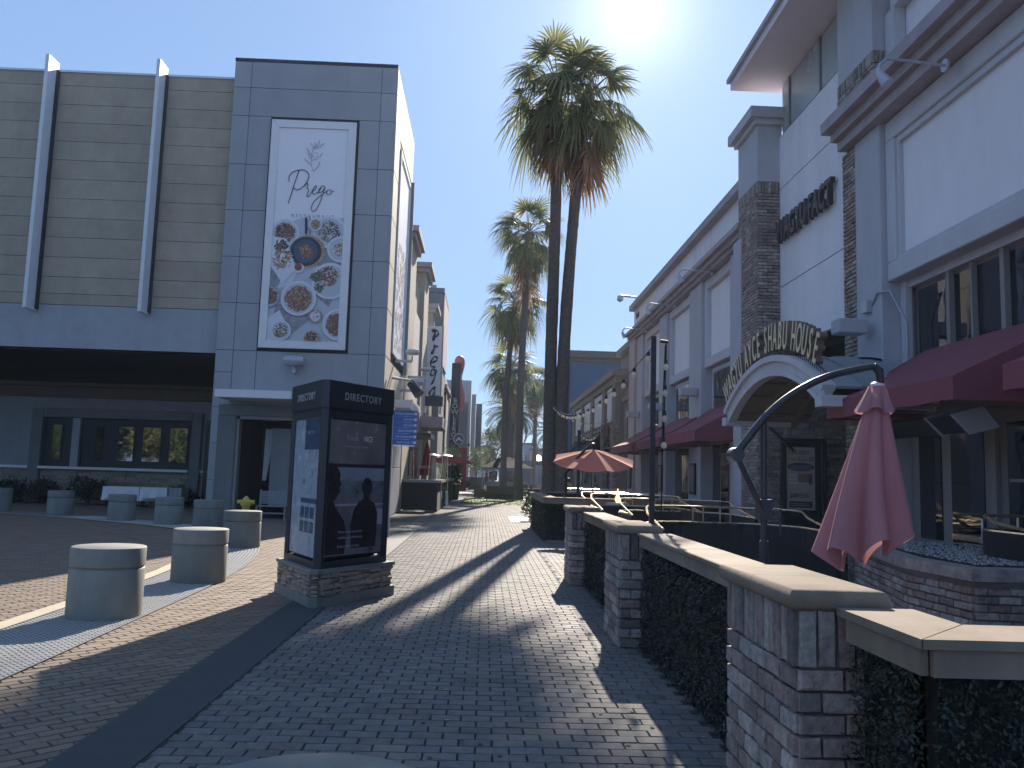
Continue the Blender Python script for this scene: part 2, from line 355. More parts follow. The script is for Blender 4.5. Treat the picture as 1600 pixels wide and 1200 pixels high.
# bricks ------------------------------------------------------------
def brick_meshes(L, H, D, m, n=5, jit=.004, bev=.006):
    out = []
    for _ in range(n):
        vs = []
        for (y, i) in ((D, 0), (-D * .6, 0), (-D, bev)):
            for (sx, sz) in ((-1, -1), (1, -1), (1, 1), (-1, 1)):
                vs.append((sx * (L / 2 - i) + random.uniform(-jit, jit), y + (random.uniform(-jit, jit) if y < 0 else 0), sz * (H / 2 - i) + random.uniform(-jit, jit)))
        fs = [(8, 9, 10, 11)]
        for k in (0, 4):
            for i in range(4): j = (i + 1) % 4; fs.append((k + i, k + j, k + 4 + j, k + 4 + i))
        b = MB().add(vs, fs); out.append(b.mesh('brick', M[m]))
    return out
BRW = brick_meshes(.2, .082, .022, 'brick', n=8, jit=.005)
BR = brick_meshes(.2, .062, .022, 'brick'); BRS = brick_meshes(.062, .2, .022, 'brick')
COUNT = {}
def brickface(parent, o, u, n, W, H, soldier=False, objs=True, meshes=None, sold=None, bl=.2, bh=.062, jo=.012, limit=295, stuff=None):
    """bricks on the vertical rectangle from o along u (unit xy), outward normal n"""
    off = wloc(parent); key = parent.name
    ang = math.atan2(u[1], u[0])
    if Vector((u[0], u[1])).cross(Vector((n[0], n[1]))) > 0: flip = True
    else: flip = False
    bl_s = .062; szz = 1
    rows = int((H - (bl + jo if soldier else 0)) / (bh + jo)); items = []
    for r in range(rows):
        z = o[2] + jo / 2 + bh / 2 + r * (bh + jo); x = 0.0; first = True
        while x < W - .02:
            l = bl
            if first and r % 2: l = bl / 2 - jo / 2
            l = min(l, W - x); 
            if l > .03: items.append((x + l / 2, z, l / bl, False))
            x += l + jo; first = False
    if soldier:
        zt_ = o[2] + rows * (bh + jo) + jo / 2; szz = (o[2] + H - zt_) / bl; z = (zt_ + o[2] + H) / 2; k = int(W / (bl_s + jo)); st = W / k
        for i in range(k): items.append(((i + .5) * st, z, st / (bl_s + jo), True))
    items.sort(key=lambda t: -t[1])
    for (x, z, sc, so) in items:
        src = random.choice(BRS if so else (BRW if bh > .07 else BR))
        loc = Vector((o[0] + u[0] * x, o[1] + u[1] * x, z)); a = ang if not flip else ang + math.pi
        # mesh faces -Y locally; want -Y to map onto n
        if objs and COUNT.get(key, 0) < limit:
            COUNT[key] = COUNT.get(key, 0) + 1
            b = bpy.data.objects.new('brick', src); COL.objects.link(b); b.parent = parent
            b.location = loc - off; b.rotation_euler = (0, 0, a); b.scale = (sc, 1, szz if so else 1)
        else:
            mt = Matrix.Translation(loc - off) @ Matrix.Rotation(a, 4, 'Z') @ Matrix.Diagonal((sc, 1, szz if so else 1, 1))
            stuff.add([mt @ v.co for v in src.vertices], [tuple(p.vertices) for p in src.polygons])
def finish_stuff(stuff, name, m, parent):
    if stuff.v: link(name, stuff.mesh(name, M[m]), parent, kind='stuff')

# ------------------------------------------------------------------ ground
def inpoly(x, y, P):
    c = np.zeros(x.shape, bool); j = len(P) - 1
    for i in range(len(P)):
        xi, yi = P[i]; xj, yj = P[j]
        if yi != yj: c ^= ((yi > y) != (yj > y)) & (x < (xj - xi) * (y - yi) / (yj - yi) + xi)
        j = i
    return c
MB().add([(-700, -700, -.06), (700, -700, -.06), (700, 1400, -.06), (-700, 1400, -.06)], [(0, 1, 2, 3)]).build('ground', 'ground', kind='structure')

def smooth_path(P, n=10):
    out = []
    for i in range(len(P) - 1):
        p0 = Vector(P[max(i - 1, 0)]); p1 = Vector(P[i]); p2 = Vector(P[i + 1]); p3 = Vector(P[min(i + 2, len(P) - 1)])
        for k in range(n):
            t = k / n; out.append(.5 * ((2 * p1) + (-p0 + p2) * t + (2 * p0 - 5 * p1 + 4 * p2 - p3) * t * t + (-p0 + 3 * p1 - 3 * p2 + p3) * t ** 3))
    out.append(Vector(P[-1])); return out
path = smooth_path([(-3.9, -3), (-3.95, 3), (-4.03, 6.5), (-4.1, 9.3), (-4.2, 12.1), (-4.45, 14.6), (-5.0, 17.4), (-5.9, 20.1), (-7.2, 22.3), (-8.7, 23.7), (-10.5, 24.9), (-13, 26.4), (-16, 27.6), (-21, 28.6), (-30, 29.5)], 8)
def offs(P, d):
    out = []
    for i, p in enumerate(P):
        t = (P[min(i + 1, len(P) - 1)] - P[max(i - 1, 0)]).normalized(); out.append(p + Vector((t.y, -t.x)) * d)
    return out
inner, outer, outer2 = offs(path, .46), offs(path, -.56), offs(path, -.7)
def strip(A, B, z):
    m = MB(); n = len(A)
    m.add([(p.x, p.y, z) for p in A] + [(p.x, p.y, z) for p in B], [(i, i + 1, n + i + 1, n + i) for i in range(n - 1)]); return m

def pave(name, x0, x1, y0, y1, lx, ly, keep, m, parent, ang=0.0, pivot=(0, 0), nobj=0, j=.009):
    nx = int((x1 - x0) / lx) + 2; ny = int((y1 - y0) / ly) + 1
    gy, gx = np.meshgrid(np.arange(ny), np.arange(nx), indexing='ij')
    cx = x0 + gx * lx + (gy % 2) * lx / 2; cy = y0 + (gy + .5) * ly
    cx = cx.ravel(); cy = cy.ravel(); ca, sa = math.cos(ang), math.sin(ang)
    X = pivot[0] + (cx - pivot[0]) * ca - (cy - pivot[1]) * sa; Y = pivot[1] + (cx - pivot[0]) * sa + (cy - pivot[1]) * ca
    k = keep(X, Y); X = X[k]; Y = Y[k]; n = len(X)
    hx, hy = lx / 2 - j / 2, ly / 2 - j / 2; c = .0035
    base = np.array([[-hx, -hy, -.014], [hx, -hy, -.014], [hx, hy, -.014], [-hx, hy, -.014], [-hx + c, -hy + c, 0], [hx - c, -hy + c, 0], [hx - c, hy - c, 0], [-hx + c, hy - c, 0]])
    base = np.stack([base[:, 0] * ca - base[:, 1] * sa, base[:, 0] * sa + base[:, 1] * ca, base[:, 2]], 1)
    FQ = np.array([[4, 5, 6, 7], [0, 1, 5, 4], [1, 2, 6, 5], [2, 3, 7, 6], [3, 0, 4, 7]])
    order = np.argsort(X ** 2 + Y ** 2 + np.where((Y < 4.4) | (np.abs(X - .35 * 0) > .62 * Y), 1e4, 0)); X = X[order]; Y = Y[order]
    if nobj:
        mes = []
        for _ in range(5):
            b = base.copy(); b[4:, 2] += rng.normal(0, .0008, 4); b[4:, :2] += rng.normal(0, .0012, (4, 2)); mes.append(idx_mesh('paver', b, FQ, m))
        for i in range(min(nobj, n)):
            o = bpy.data.objects.new('paver', mes[i % 5]); COL.objects.link(o); o.parent = parent
            o.location = (X[i], Y[i], random.uniform(-.002, .002)); o.rotation_euler = (random.gauss(0, .003), random.gauss(0, .003), random.gauss(0, .004))
        X = X[nobj:]; Y = Y[nobj:]; n = len(X)
    if n <= 0: return
    V = np.repeat(base[None], n, 0); V[:, :, 0] += X[:, None]; V[:, :, 1] += Y[:, None]
    tz = rng.normal(0, .002, (n, 2)); dx = V[:, :, 0] - X[:, None]; dy = V[:, :, 1] - Y[:, None]
    V[:, :, 2] += rng.uniform(-.002, .002, n)[:, None] + dx * tz[:, :1] * 1.5 + dy * tz[:, 1:] * 1.5
    F = (FQ[None] + (np.arange(n) * 8)[:, None, None]).reshape(-1, 4)
    link(name, idx_mesh(name, V.reshape(-1, 3), F, m), parent, kind='stuff')

pv = MB().add([(-1.9, -4, -.012), (9, -4, -.012), (9, 120, -.012), (-1.9, 120, -.012)], [(0, 1, 2, 3)]).build('brick_pavement', 'sand', kind='structure')
pave('paver_field', -1.95, 6.4, 1.5, 60, .205, .1305, lambda X, Y: (X > -1.965) & (((X < 1.62) & (Y < 13.4)) | ((Y >= 13.4) & (X < 6.3))), 'paver', pv, nobj=296)
# pavement beyond the reach of single pavers
mfar = mat('far_paving', (.15, .145, .14), .6, vary=.1, ns=1.5, bump=.5, bs=16, stain=.2, spec=.08)
MB().add([(-14, 60, -.004), (14, 60, -.004), (14, 150, -.004), (-14, 150, -.004)], [(0, 1, 2, 3)]).build('far_pavement', mfar, kind='structure')
MB().add([(-2.34, -4, .01), (-1.86, -4, .01), (-1.86, 34, .01), (-2.34, 34, .01)], [(0, 1, 2, 3)]).build('concrete_band', 'darkband', kind='structure')
# beige plaza walk
lp = [(p.x, p.y) for p in inner]
wk_poly = lp + [(-30, 36), (-2.24, 36), (-2.24, -3)]
wk = MB().add([(x, y, -.013) for x, y in wk_poly], [tuple(range(len(wk_poly)))]).build('plaza_walk', 'sand', kind='structure')
NB = offs(path, .38); nb = [(p.x, p.y) for p in NB] + [(-30, 34), (-2.24, 34), (-2.24, -3)]
pave('beige_paver_field', -34, 20, -14, 44, .215, .108, lambda X, Y: inpoly(X, Y, nb) & ~((Y > 27.9) & (X > -9.4)) & (Y < 34), 'paverbeige', wk, ang=R(45), pivot=(-8, 14), nobj=180)
# driveway
dv_poly = [(p.x, p.y) for p in outer2] + [(-60, 29), (-60, -6), (-5, -6)]
dv = MB().add([(x, y, -.013) for x, y in dv_poly], [tuple(range(len(dv_poly)))]).build('driveway', 'sand', kind='structure')
db = [(p.x, p.y) for p in offs(path, -.74)] + [(-60, 29), (-60, -6), (-5, -6)]
pave('driveway_paver_field', -34, 14, -10, 40, .215, .108, lambda X, Y: (Y > 2) & (X > -26) & inpoly(X, Y, db), 'paverbeige', dv, ang=R(45), pivot=(-12, 14), nobj=100)
# tactile strip, domes, cream kerb
ts = strip(inner, outer, 0.012).build('tactile_strip', 'tactile', kind='structure')
dom = []
acc = 0
P = path
for i in range(len(P) - 1):
    a, b = P[i], P[i + 1]; t = (b - a).normalized(); nrm = Vector((t.y, -t.x)); L = (b - a).length
    if a.y < 4 or a.x < -12: continue
    k = max(1, int(L / .06))
    for q in range(k):
        for w in range(17):
            c = a + t * (q + .5) * L / k + nrm * (.43 - w * .0605); dom.append((c.x, c.y))
dom = np.array(dom); th = np.arange(6) * math.pi / 3
base = np.concatenate([np.stack([.02 * np.cos(th), .02 * np.sin(th), np.full(6, .012)], 1), np.stack([.013 * np.cos(th), .013 * np.sin(th), np.full(6, .0185)], 1)])
FQ = [[i, (i + 1) % 6, 6 + (i + 1) % 6, 6 + i] for i in range(6)] + [[6, 7, 8, 9], [6, 9, 10, 11]]
V = np.repeat(base[None], len(dom), 0); V[:, :, 0] += dom[:, :1]; V[:, :, 1] += dom[:, 1:]
F = (np.array(FQ)[None] + (np.arange(len(dom)) * 12)[:, None, None]).reshape(-1, 4)
link('tactile_dome', idx_mesh('tactile_dome', V.reshape(-1, 3), F, mat('tactile_dome_paint', (.36, .36, .35), .55, vary=.1)), ts, kind='stuff')
kb = strip(offs(path, -.565), offs(path, -.765), .018); kb.build('cream_kerb', 'kerb', kind='structure')
# patio floors behind the low walls
MB().add([(1.65, 3.1, 0), (8.5, 3.1, 0), (8.5, 13.4, 0), (1.65, 13.4, 0)], [(0, 1, 2, 3)]).build('patio_floor', mat('patio_concrete', (.16, .155, .15), .85, vary=.15), kind='structure')
dp = MB().add([(1.0, 30.2, .006), (1.75, 30.2, .006), (1.75, 33.4, .006), (1.0, 33.4, .006)], [(0, 1, 2, 3)]).build('utility_cover', 'grey', None, label='pale flat utility cover set in the paving beside the small leafy shrub', cat='cover')
gr = MB().add([(-1.0, 46, .006), (5, 46, .006), (5.4, 63, .006), (-1.4, 63, .006)], [(0, 1, 2, 3)]).build('lawn', 'grass', kind='structure')
xs = rng.uniform(-1.3, 5.3, 9000); ys = rng.uniform(46, 63, 9000); a = rng.uniform(0, 6.28, 9000); h = rng.uniform(.02, .06, 9000); w = .02
V = np.stack([np.stack([xs - w * np.cos(a), ys - w * np.sin(a), np.zeros(9000)], 1), np.stack([xs + w * np.cos(a), ys + w * np.sin(a), np.zeros(9000)], 1), np.stack([xs, ys, h], 1)], 1)
quads_mesh('grass', V, 'grass', None, 3, kind='stuff', label='sunlit strip of lawn grass round the palm trunks in mid street', cat='grass')

# ================================================================== LEFT: tower and wing
T = thing('restaurant_tower', 'tall grey panelled corner tower with the long framed food banner over its shaded entrance', 'building', (-6.3, 28.0, 0))
TX0, TX1, TY = -9.17, -3.5, 28.0
# core with a door opening
core = MB(); core.box(TX0 + .02, -8.28, TY + .03, 34.7, 0, 3.34); core.box(-5.5, TX1 - .03, TY + .03, 34.7, 0, 3.34)
core.box(TX0 + .02, TX1 - .03, TY + .03, 34.7, 3.34, 15.72); core.box(-8.28, -5.5, 31.2, 34.7, 0, 3.34); core.build('core_wall', 'joint', T)
def tpanel(x0, x1, z0, z1, m='tower', g=.008): BB(x0 + g, x1 - g, TY - .004, TY + .04, z0 + g, z1 - g, b=.004).build('panel', m, T)
ZR = [15.75, 14.8, 13.77, 12.03, 10.4, 8.77, 7.17, 5.55]
tpanel(-9.17, -8.58, 14.8, 15.75); tpanel(-8.58, -4.05, 14.8, 15.75); tpanel(-4.05, -3.5, 14.8, 15.75)
tpanel(-9.17, -8.58, 13.77, 14.8); tpanel(-8.58, -4.05, 13.77, 14.8); tpanel(-4.05, -3.5, 13.77, 14.8)
for a, b in zip(ZR[2:-1], ZR[3:]):
    for x0, x1 in ((-9.17, -8.58), (-8.58, -7.8), (-4.76, -4.05), (-4.05, -3.5)): tpanel(x0, x1, b, a)
for a, b in ((5.55, 4.8), (4.8, 3.62), (3.62, 2.42), (2.42, 1.2), (1.2, 0)): tpanel(-9.17, -8.9, b, a) if a < 3.7 else tpanel(-9.17, -8.58, b, a)
tpanel(-8.58, -7.8, 3.62, 5.55); tpanel(-7.8, -4.05, 3.62, 5.55)
for a, b in ((5.55, 3.9), (3.9, 2.3), (2.3, .7), (.7, 0)): tpanel(-4.05, -3.5, b, a)
tpanel(-4.95, -4.05, 0, 3.62)
BX(TX0 - .0, TX1 + .0, TY - .03, TY + .4, 15.752, 15.86).build('parapet_cap', 'joint', T)
# side face towards the street
SX = -3.5
for z0, z1 in ((14.8, 15.75), (13.77, 14.8)):
    for y0, y1 in ((28.03, 29.6), (29.6, 31.4), (31.4, 33.2), (33.2, 34.7)): BB(SX - .05, SX + .01, y0 + .015, y1 - .015, z0 + .015, z1 - .015, b=.005).build('panel', 'side', T)
for a, b in list(zip(ZR[2:-1], ZR[3:])):
    BB(SX - .05, SX + .01, 28.045, 29.55, b + .015, a - .015, b=.005).build('panel', 'side', T)
    BB(SX - .05, SX + .01, 34.15, 34.7, b + .015, a - .015, b=.005).build('panel', 'side', T)
for z0, z1 in ((3.6, 5.55), (1.8, 3.6), (0, 1.8)):
    for y0, y1 in ((28.045, 29.6), (29.6, 31.4), (31.4, 33.2), (33.2, 34.7)): BB(SX - .05, SX + .01, y0 + .015, y1 - .015, z0 + .015, z1 - .015, b=.005).build('panel', 'side' if z0 > 3 else 'tower', T)
# recessed banner bay on the side
BX(SX - .02, SX + .16, 34.0, 34.15, 5.6, 13.75).build('fin_return', 'tower', T)
# ------ banner (front)
bn = thing('hanging_banner', 'tall white framed banner with a script name and plates of food on the tower', 'banner', (-6.28, 27.98, 5.66))
bx0, bx1, bz0, bz1, by = -7.74, -4.83, 5.66, 13.63, 27.93
BX(bx0 - .06, bx1 + .06, by + .02, by + .06, bz0 - .07, bz1 + .07).build('backing_board', 'joint', bn)
fr = .26
for pts in ([(bx0, bz0), (bx1, bz0), (bx1 - fr, bz0 + fr), (bx0 + fr, bz0 + fr)], [(bx1, bz0), (bx1, bz1), (bx1 - fr, bz1 - fr), (bx1 - fr, bz0 + fr)],
            [(bx1, bz1), (bx0, bz1), (bx0 + fr, bz1 - fr), (bx1 - fr, bz1 - fr)], [(bx0, bz1), (bx0, bz0), (bx0 + fr, bz0 + fr), (bx0 + fr, bz1 - fr)]):
    c = (sum(p[0] for p in pts) / 4, sum(p[1] for p in pts) / 4)
    pts = [(c[0] + (p[0] - c[0]) * .998, c[1] + (p[1] - c[1]) * .998) for p in pts]
    MB().extr([(p[0], by - .07, p[1]) for p in pts], (0, .09, 0)).build('frame', 'white', bn)
pr = BX(bx0 + fr, bx1 - fr, by - .01, by + .019, bz0 + fr, bz1 - fr).build('printed_sheet', 'print', bn)
px0, px1, pz0, pz1 = bx0 + fr, bx1 - fr, bz0 + fr, bz1 - fr; pw, ph = px1 - px0, pz1 - pz0
PYL = [by - .012]
def lay(): PYL[0] -= .0012; return PYL[0]
def clip_poly(P):
    def cl(P, ins, inter):
        out = []
        for i in range(len(P)):
            a, b = P[i - 1], P[i]
            if ins(b):
                if not ins(a): out.append(inter(a, b))
                out.append(b)
            elif ins(a): out.append(inter(a, b))
        return out
    for ax, lim, sg in ((0, px0 + .003, 1), (0, px1 - .003, -1), (1, pz0 + .003, 1), (1, pz1 - .003, -1)):
        if len(P) < 3: return []
        P = cl(P, lambda p: (p[ax] - lim) * sg >= 0, lambda a, b: (a[0] + (b[0] - a[0]) * (lim - a[ax]) / (b[ax] - a[ax]), a[1] + (b[1] - a[1]) * (lim - a[ax]) / (b[ax] - a[ax])))
    return P
def blob(u, v, r, m, name, jit=0.0, n=26, asp=1.0, rot=0):
    r *= 1.13
    cx, cz = px0 + u * pw, pz1 - v * ph; P = []
    for k in range(n):
        t = 2 * math.pi * k / n; rr = r * (1 + random.uniform(-jit, jit)); x, z = rr * math.cos(t) * asp, rr * math.sin(t)
        P.append((cx + x * math.cos(rot) - z * math.sin(rot), cz + x * math.sin(rot) + z * math.cos(rot)))
    P = clip_poly(P)
    if len(P) < 3: return
    y = lay(); MB().add([(p[0], y, p[1]) for p in P], [tuple(range(len(P)))]).build(name, m, bn)
def poly_uv(pts, m, name):
    P = clip_poly([(px0 + u * pw, pz1 - v * ph) for u, v in pts]); y = lay()
    MB().add([(p[0], y, p[1]) for p in P], [tuple(range(len(P)))]).build(name, m, bn)
def crumbs(u, v, r, cols, k=70, s=.035):
    r *= 1.1; k = int(k * 1.5)
    y = lay(); groups = {}
    for _ in range(k):
        t = random.uniform(0, 6.28); q = r * math.sqrt(random.random()); cx, cz = px0 + u * pw + q * math.cos(t), pz1 - v * ph + q * math.sin(t)
        if not (px0 + .05 < cx < px1 - .05 and pz0 + .05 < cz < pz1 - .05): continue
        a = random.uniform(0, 3.14); l, w = random.uniform(.6, 1.6) * s, random.uniform(.3, .7) * s
        d = (math.cos(a), math.sin(a)); g = groups.setdefault(random.choice(cols), MB())
        y2 = y - random.uniform(0, .001)
        g.add([(cx + d[0] * l * i - d[1] * w * j, y2, cz + d[1] * l * i + d[0] * w * j) for i, j in ((-1, -.4), (0, -1), (1, -.3), (.8, .6), (0, 1), (-.9, .5))], [(0, 1, 2, 3, 4, 5)])
    for c, g in groups.items(): g.build('food_print', c, bn, kind='stuff')
    PYL[0] -= .001
# table cloth area lower half, with dishes
poly_uv([(0, .47), (.3, .44), (.42, .425), (.6, .44), (1, .42), (1, 1), (0, 1)], 'plate', 'cloth_print')
poly_uv([(0, .56), (.3, .62), (.2, .72), (0, .78)], 'cloth', 'cloth_print'); poly_uv([(.5, .56), (.95, .52), (1, .7), (.6, .64)], 'cloth', 'cloth_print')
poly_uv([(.1, .84), (.5, .8), (.6, .9), (.3, .98), (.05, .95)], 'cloth', 'cloth_print'); poly_uv([(.6, .78), (.95, .74), (.85, .84)], 'cloth', 'cloth_print')
poly_uv([(0, .9), (.16, .86), (.34, .97), (.2, 1), (0, 1)], 'platerim', 'napkin_print'); poly_uv([(.22, .6), (.4, .66), (.3, .74), (.12, .76)], 'platerim', 'napkin_print')
poly_uv([(.44, .43), (.47, .42), (.49, .48), (.48, .51), (.45, .5)], 'pan', 'knife_print'); poly_uv([(.5, .42), (.52, .42), (.54, .52), (.51, .51)], 'inkgrey', 'fork_print')
def dish(u, v, R_, food, crumb, rf=.72, rim='platerim', base='plate', asp=1):
    blob(u, v, R_, rim, 'plate_print', n=36, asp=asp); blob(u, v, R_ * .86, base, 'plate_print', n=32, asp=asp); blob(u, v, R_ * rf, food, 'food_base_print', jit=.12, n=24); crumbs(u, v, R_ * rf, crumb, k=80, s=R_ * .1)
W_ = 1.0
dish(.17, .50, .42, 'foodbrown', ['foodbrown', 'pan', 'posterskin', 'foodtan'])
dish(.8, .49, .5, 'plate', ['foodgreen', 'foodtan', 'pan'], rf=.66)
blob(.5, .585, .5, 'foodtan', 'board_print', n=32, asp=1.08, rot=.2); blob(.48, .585, .45, 'pan', 'pan_print', n=32, asp=1.05); blob(.48, .585, .36, 'mapdark', 'pan_print', n=30)
poly_uv([(.37, .565), (.5, .545), (.62, .6), (.55, .63), (.42, .6)], 'foodbrown', 'steak_print'); crumbs(.49, .588, .2, ['foodtan', 'foodbrown', 'foodred'], k=60, s=.045)
dish(.97, .57, .4, 'foodtan', ['foodtan', 'platerim', 'foodbrown'], rf=.5)
poly_uv([(0, .52), (.2, .53), (.36, .67), (.18, .74), (0, .66)], 'platerim', 'plate_print'); crumbs(.13, .565, .2, ['foodgreen', 'pan', 'foodbrown'], k=70, s=.05); crumbs(.16, .625, .28, ['foodtan', 'foodtan', 'platerim', 'foodbrown'], k=110, s=.07)
blob(.4, .665, .15, 'platerim', 'cup_print'); blob(.39, .66, .115, 'foodred', 'sauce_print')
blob(.85, .72, .56, 'platerim', 'plate_print', n=38); blob(.85, .72, .49, 'plate', 'plate_print', n=34); crumbs(.82, .7, .3, ['foodtan', 'foodred', 'foodbrown'], k=90, s=.05); crumbs(.66, .7, .16, ['foodgreen'], k=35, s=.07); crumbs(.7, .755, .12, ['foodgreen', 'pan'], k=25, s=.06)
dish(.0, .8, .34, 'foodbrown', ['foodtan', 'foodbrown', 'pan'], rf=.8, rim='inkgrey')
dish(.42, .805, .53, 'posterskin', ['foodbrown', 'foodtan', 'foodred', 'foodtan'], rf=.72)
blob(.67, .885, .2, 'foodtan', 'bowl_print', n=22); blob(.67, .885, .15, 'platerim', 'bowl_print', n=20); crumbs(.67, .885, .12, ['foodgreen', 'foodtan', 'platerim'], k=22, s=.03)
dish(1.0, .92, .48, 'foodred', ['foodtan', 'foodgreen', 'foodred'], rf=.75)
dish(.2, .955, .3, 'foodgreen', ['foodgreen', 'foodtan', 'platerim'], rf=.7); dish(.6, .46, .2, 'foodtan', ['foodtan', 'foodbrown'], rf=.7)
blob(.64, .99, .24, 'foodtan', 'board_print', n=20); crumbs(.64, .985, .18, ['foodbrown', 'pan', 'foodred'], k=30, s=.05)
# script name drawn as strokes; coordinates in px of an enlarged crop: x 95..980 across, 70 top
def sxy(x, y): return (px0 + (x - 70) / 890 * pw + .02, by - .03, pz1 - (y - 100) / 2290 * ph * .985)
def stroke(pts, w, name='script_letter', m='ink', par=None):
    P = smooth_path([Vector((p[0], p[1])) for p in pts], 6); P = [Vector(sxy(p.x, p.y)) for p in P]
    MB().tube(P, w, 5).build(name, m, par or bn)
sh = lambda L: [(x, y) for x, y in L]
stroke([(228, 700), (222, 650), (260, 600), (340, 570), (420, 570), (468, 610), (462, 680), (410, 750), (340, 790), (285, 770)], .014)
stroke([(345, 575), (320, 650), (285, 760), (255, 870), (233, 942)], .014)
stroke([(425, 745), (455, 715), (470, 730), (455, 762), (475, 775), (478, 800), (462, 850), (480, 862), (520, 810), (545, 760), (575, 735), (570, 770), (535, 800), (540, 830), (590, 815), (640, 760)], .012)
stroke([(690, 745), (650, 735), (612, 780), (620, 812), (660, 790), (688, 750), (665, 820), (640, 900), (600, 985), (555, 1022), (530, 990), (545, 930), (600, 870), (670, 820), (715, 790)], .012)
stroke([(760, 775), (722, 780), (712, 815), (740, 830), (772, 805), (765, 778), (775, 795), (810, 785)], .012)
# sprig
stroke([(525, 580), (500, 510), (492, 430), (500, 350), (515, 300)], .007, 'sprig', 'inkgrey')
for a, b, c in (((500, 510), (450, 480), (400, 435)), ((525, 575), (570, 530), (605, 465)), ((495, 460), (560, 430), (635, 370)), ((490, 400), (450, 360), (420, 315)), ((515, 330), (580, 300), (645, 260)), ((515, 320), (560, 280), (590, 225)), ((492, 440), (465, 420), (445, 375)), ((510, 300), (480, 290), (470, 260)), ((530, 300), (545, 270), (520, 262)), ((500, 420), (540, 370), (570, 375))):
    stroke([a, b, c], .006, 'sprig', 'inkgrey'); stroke([a, ((a[0] + c[0]) / 2 + 18, (a[1] + c[1]) / 2 + 16), c], .0045, 'sprig', 'inkgrey')
text('lettering', 'RESTAURANT', .16, (sxy(282, 1090)[0], by - .024, sxy(282, 1090)[2]), (1, -.0, -.0), (0, 0, 1), 'inkgrey', bn, sx=1.0, spacing=1.65, ext=.002)
# ------ side banner
sb = thing('side_banner', 'white framed food banner seen edge-on along the sunlit street side of the grey tower', 'banner', (-3.48, 31.8, 5.9))
BX(SX - .03, SX - .005, 29.62, 34.0, 5.7, 13.7).build('backing_board', 'joint', sb)
for a in ((29.75, 29.95, 5.9, 13.5), (33.5, 33.7, 5.9, 13.5), (29.95, 33.5, 5.9, 6.1), (29.95, 33.5, 13.3, 13.5)): BX(SX + .0, SX + .06, a[0], a[1], a[2], a[3]).build('frame', 'white', sb)
BX(SX - .004, SX + .012, 29.95, 33.5, 6.1, 13.3).build('printed_sheet', 'print', sb)
m_ = MB(); 
for _ in range(260):
    y, z = random.uniform(30.1, 33.3), random.uniform(6.2, 10.2); s = random.uniform(.05, .2)
    m_.add([(SX + .0135 + random.uniform(0, .002), y + s * math.cos(t) * random.uniform(.7, 1.2), z + s * math.sin(t)) for t in [k * 6.283 / 7 for k in range(7)]], [tuple(range(7))])
m_.build('food_print', mat('side_food', (.35, .26, .2), .5, bump=0, ramp=[(.5, .42, .35), (.2, .12, .08), (.6, .58, .6), (.3, .25, .2)]), sb, kind='stuff')
# ------ entrance: surround, canopy, recess, door leaf
for a in ((-8.9, -8.3, 0, 3.34), (-5.5, -4.95, 0, 3.34)): BB(a[0], a[1], TY - .12, TY + .3, a[2], a[3], b=.02).build('door_surround', 'stonetrim', T)
for x0, x1 in ((-8.9, -7.6), (-7.59, -6.2), (-6.19, -4.95)): BB(x0, x1, TY - .12, TY + .3, 3.345, 3.72, b=.02).build('door_surround', 'stonetrim', T)
for a in ((-8.3, -8.2, 0, 3.24), ): BX(a[0], a[1], TY - .05, TY + .25, a[2], a[3]).build('door_frame', 'frame', T)
BX(-8.2, -5.5, TY - .05, TY + .25, 3.24, 3.34).build('door_frame', 'frame', T)
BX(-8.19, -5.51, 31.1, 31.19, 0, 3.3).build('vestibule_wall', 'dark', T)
BX(-7.35, -6.15, TY + .9, TY + .98, .35, 3.0).build('door_leaf', 'wingwall', T)
BX(-6.15, -5.6, TY + .95, TY + 1.02, .2, 1.95).build('side_panel', 'band', T); BX(-6.12, -5.62, TY + .95, TY + 1.0, 2.0, 3.1).build('dark_glass', 'pane', T)
MB().prism_rings([[(-7.75, TY + 1.5, 1.2), (-7.62, TY + 1.5, 1.2), (-7.62, TY + 1.55, 1.2), (-7.75, TY + 1.55, 1.2)], [(-7.72, TY + 1.5, 3.0), (-7.4, TY + 1.5, 3.0), (-7.4, TY + 1.55, 3.0), (-7.72, TY + 1.55, 3.0)]]).build('curtain', 'tablecloth', T)
cn = BX(-8.62, -6.22, 26.5, TY - .012, 3.84, 4.09); cn.build('canopy', 'white', T)
# flood lamps
def floodlamp(x, y, z, label, wally, sc=1.0, dirx=0):
    t = thing('flood_lamp', label, 'lamp', (x, y, z), 'round-bodied flood lamps on the left buildings')
    m = MB(); m.prism_rings([[(x + (k * .02 if 0 else 0) + u, y + v * 1, z + w) for u, v, w in [(c, math.cos(q) * r_, math.sin(q) * r_ * .75 + .2) for q in [6.283 * i / 14 for i in range(14)]]] for c, r_ in [(-.36 * sc, .1 * sc), (-.32 * sc, .19 * sc), (-.15 * sc, .23 * sc), (.15 * sc, .23 * sc), (.32 * sc, .19 * sc), (.36 * sc, .1 * sc)]])
    m.build('lamp_body', 'lampgrey', t, smooth=True)
    MB().tube([(x, y, z + .05), (x, y, z - .15)], .03).build('lamp_stem', 'lampgrey', t)
    MB().box(x - .05, x + .07, min(y, wally), max(y, wally), z - .2, z - .1).build('bracket', 'lampgrey', t) if dirx == 0 else MB().box(min(x, dirx), max(x, dirx), y - .06, y + .06, z - .2, z - .1).build('bracket', 'lampgrey', t)
    return t
floodlamp(-6.45, 27.65, 5.02, 'single grey flood lamp on the tower front below the long banner', 27.98)
floodlamp(-2.85, 31.0, 5.92, 'upper grey flood lamp on the street side of the tower, nearest the side banner', 0, .7, -3.48)
floodlamp(-2.85, 33.4, 5.05, 'lower grey flood lamp on the street side of the tower, largest of the cluster', 0, .85, -3.48)
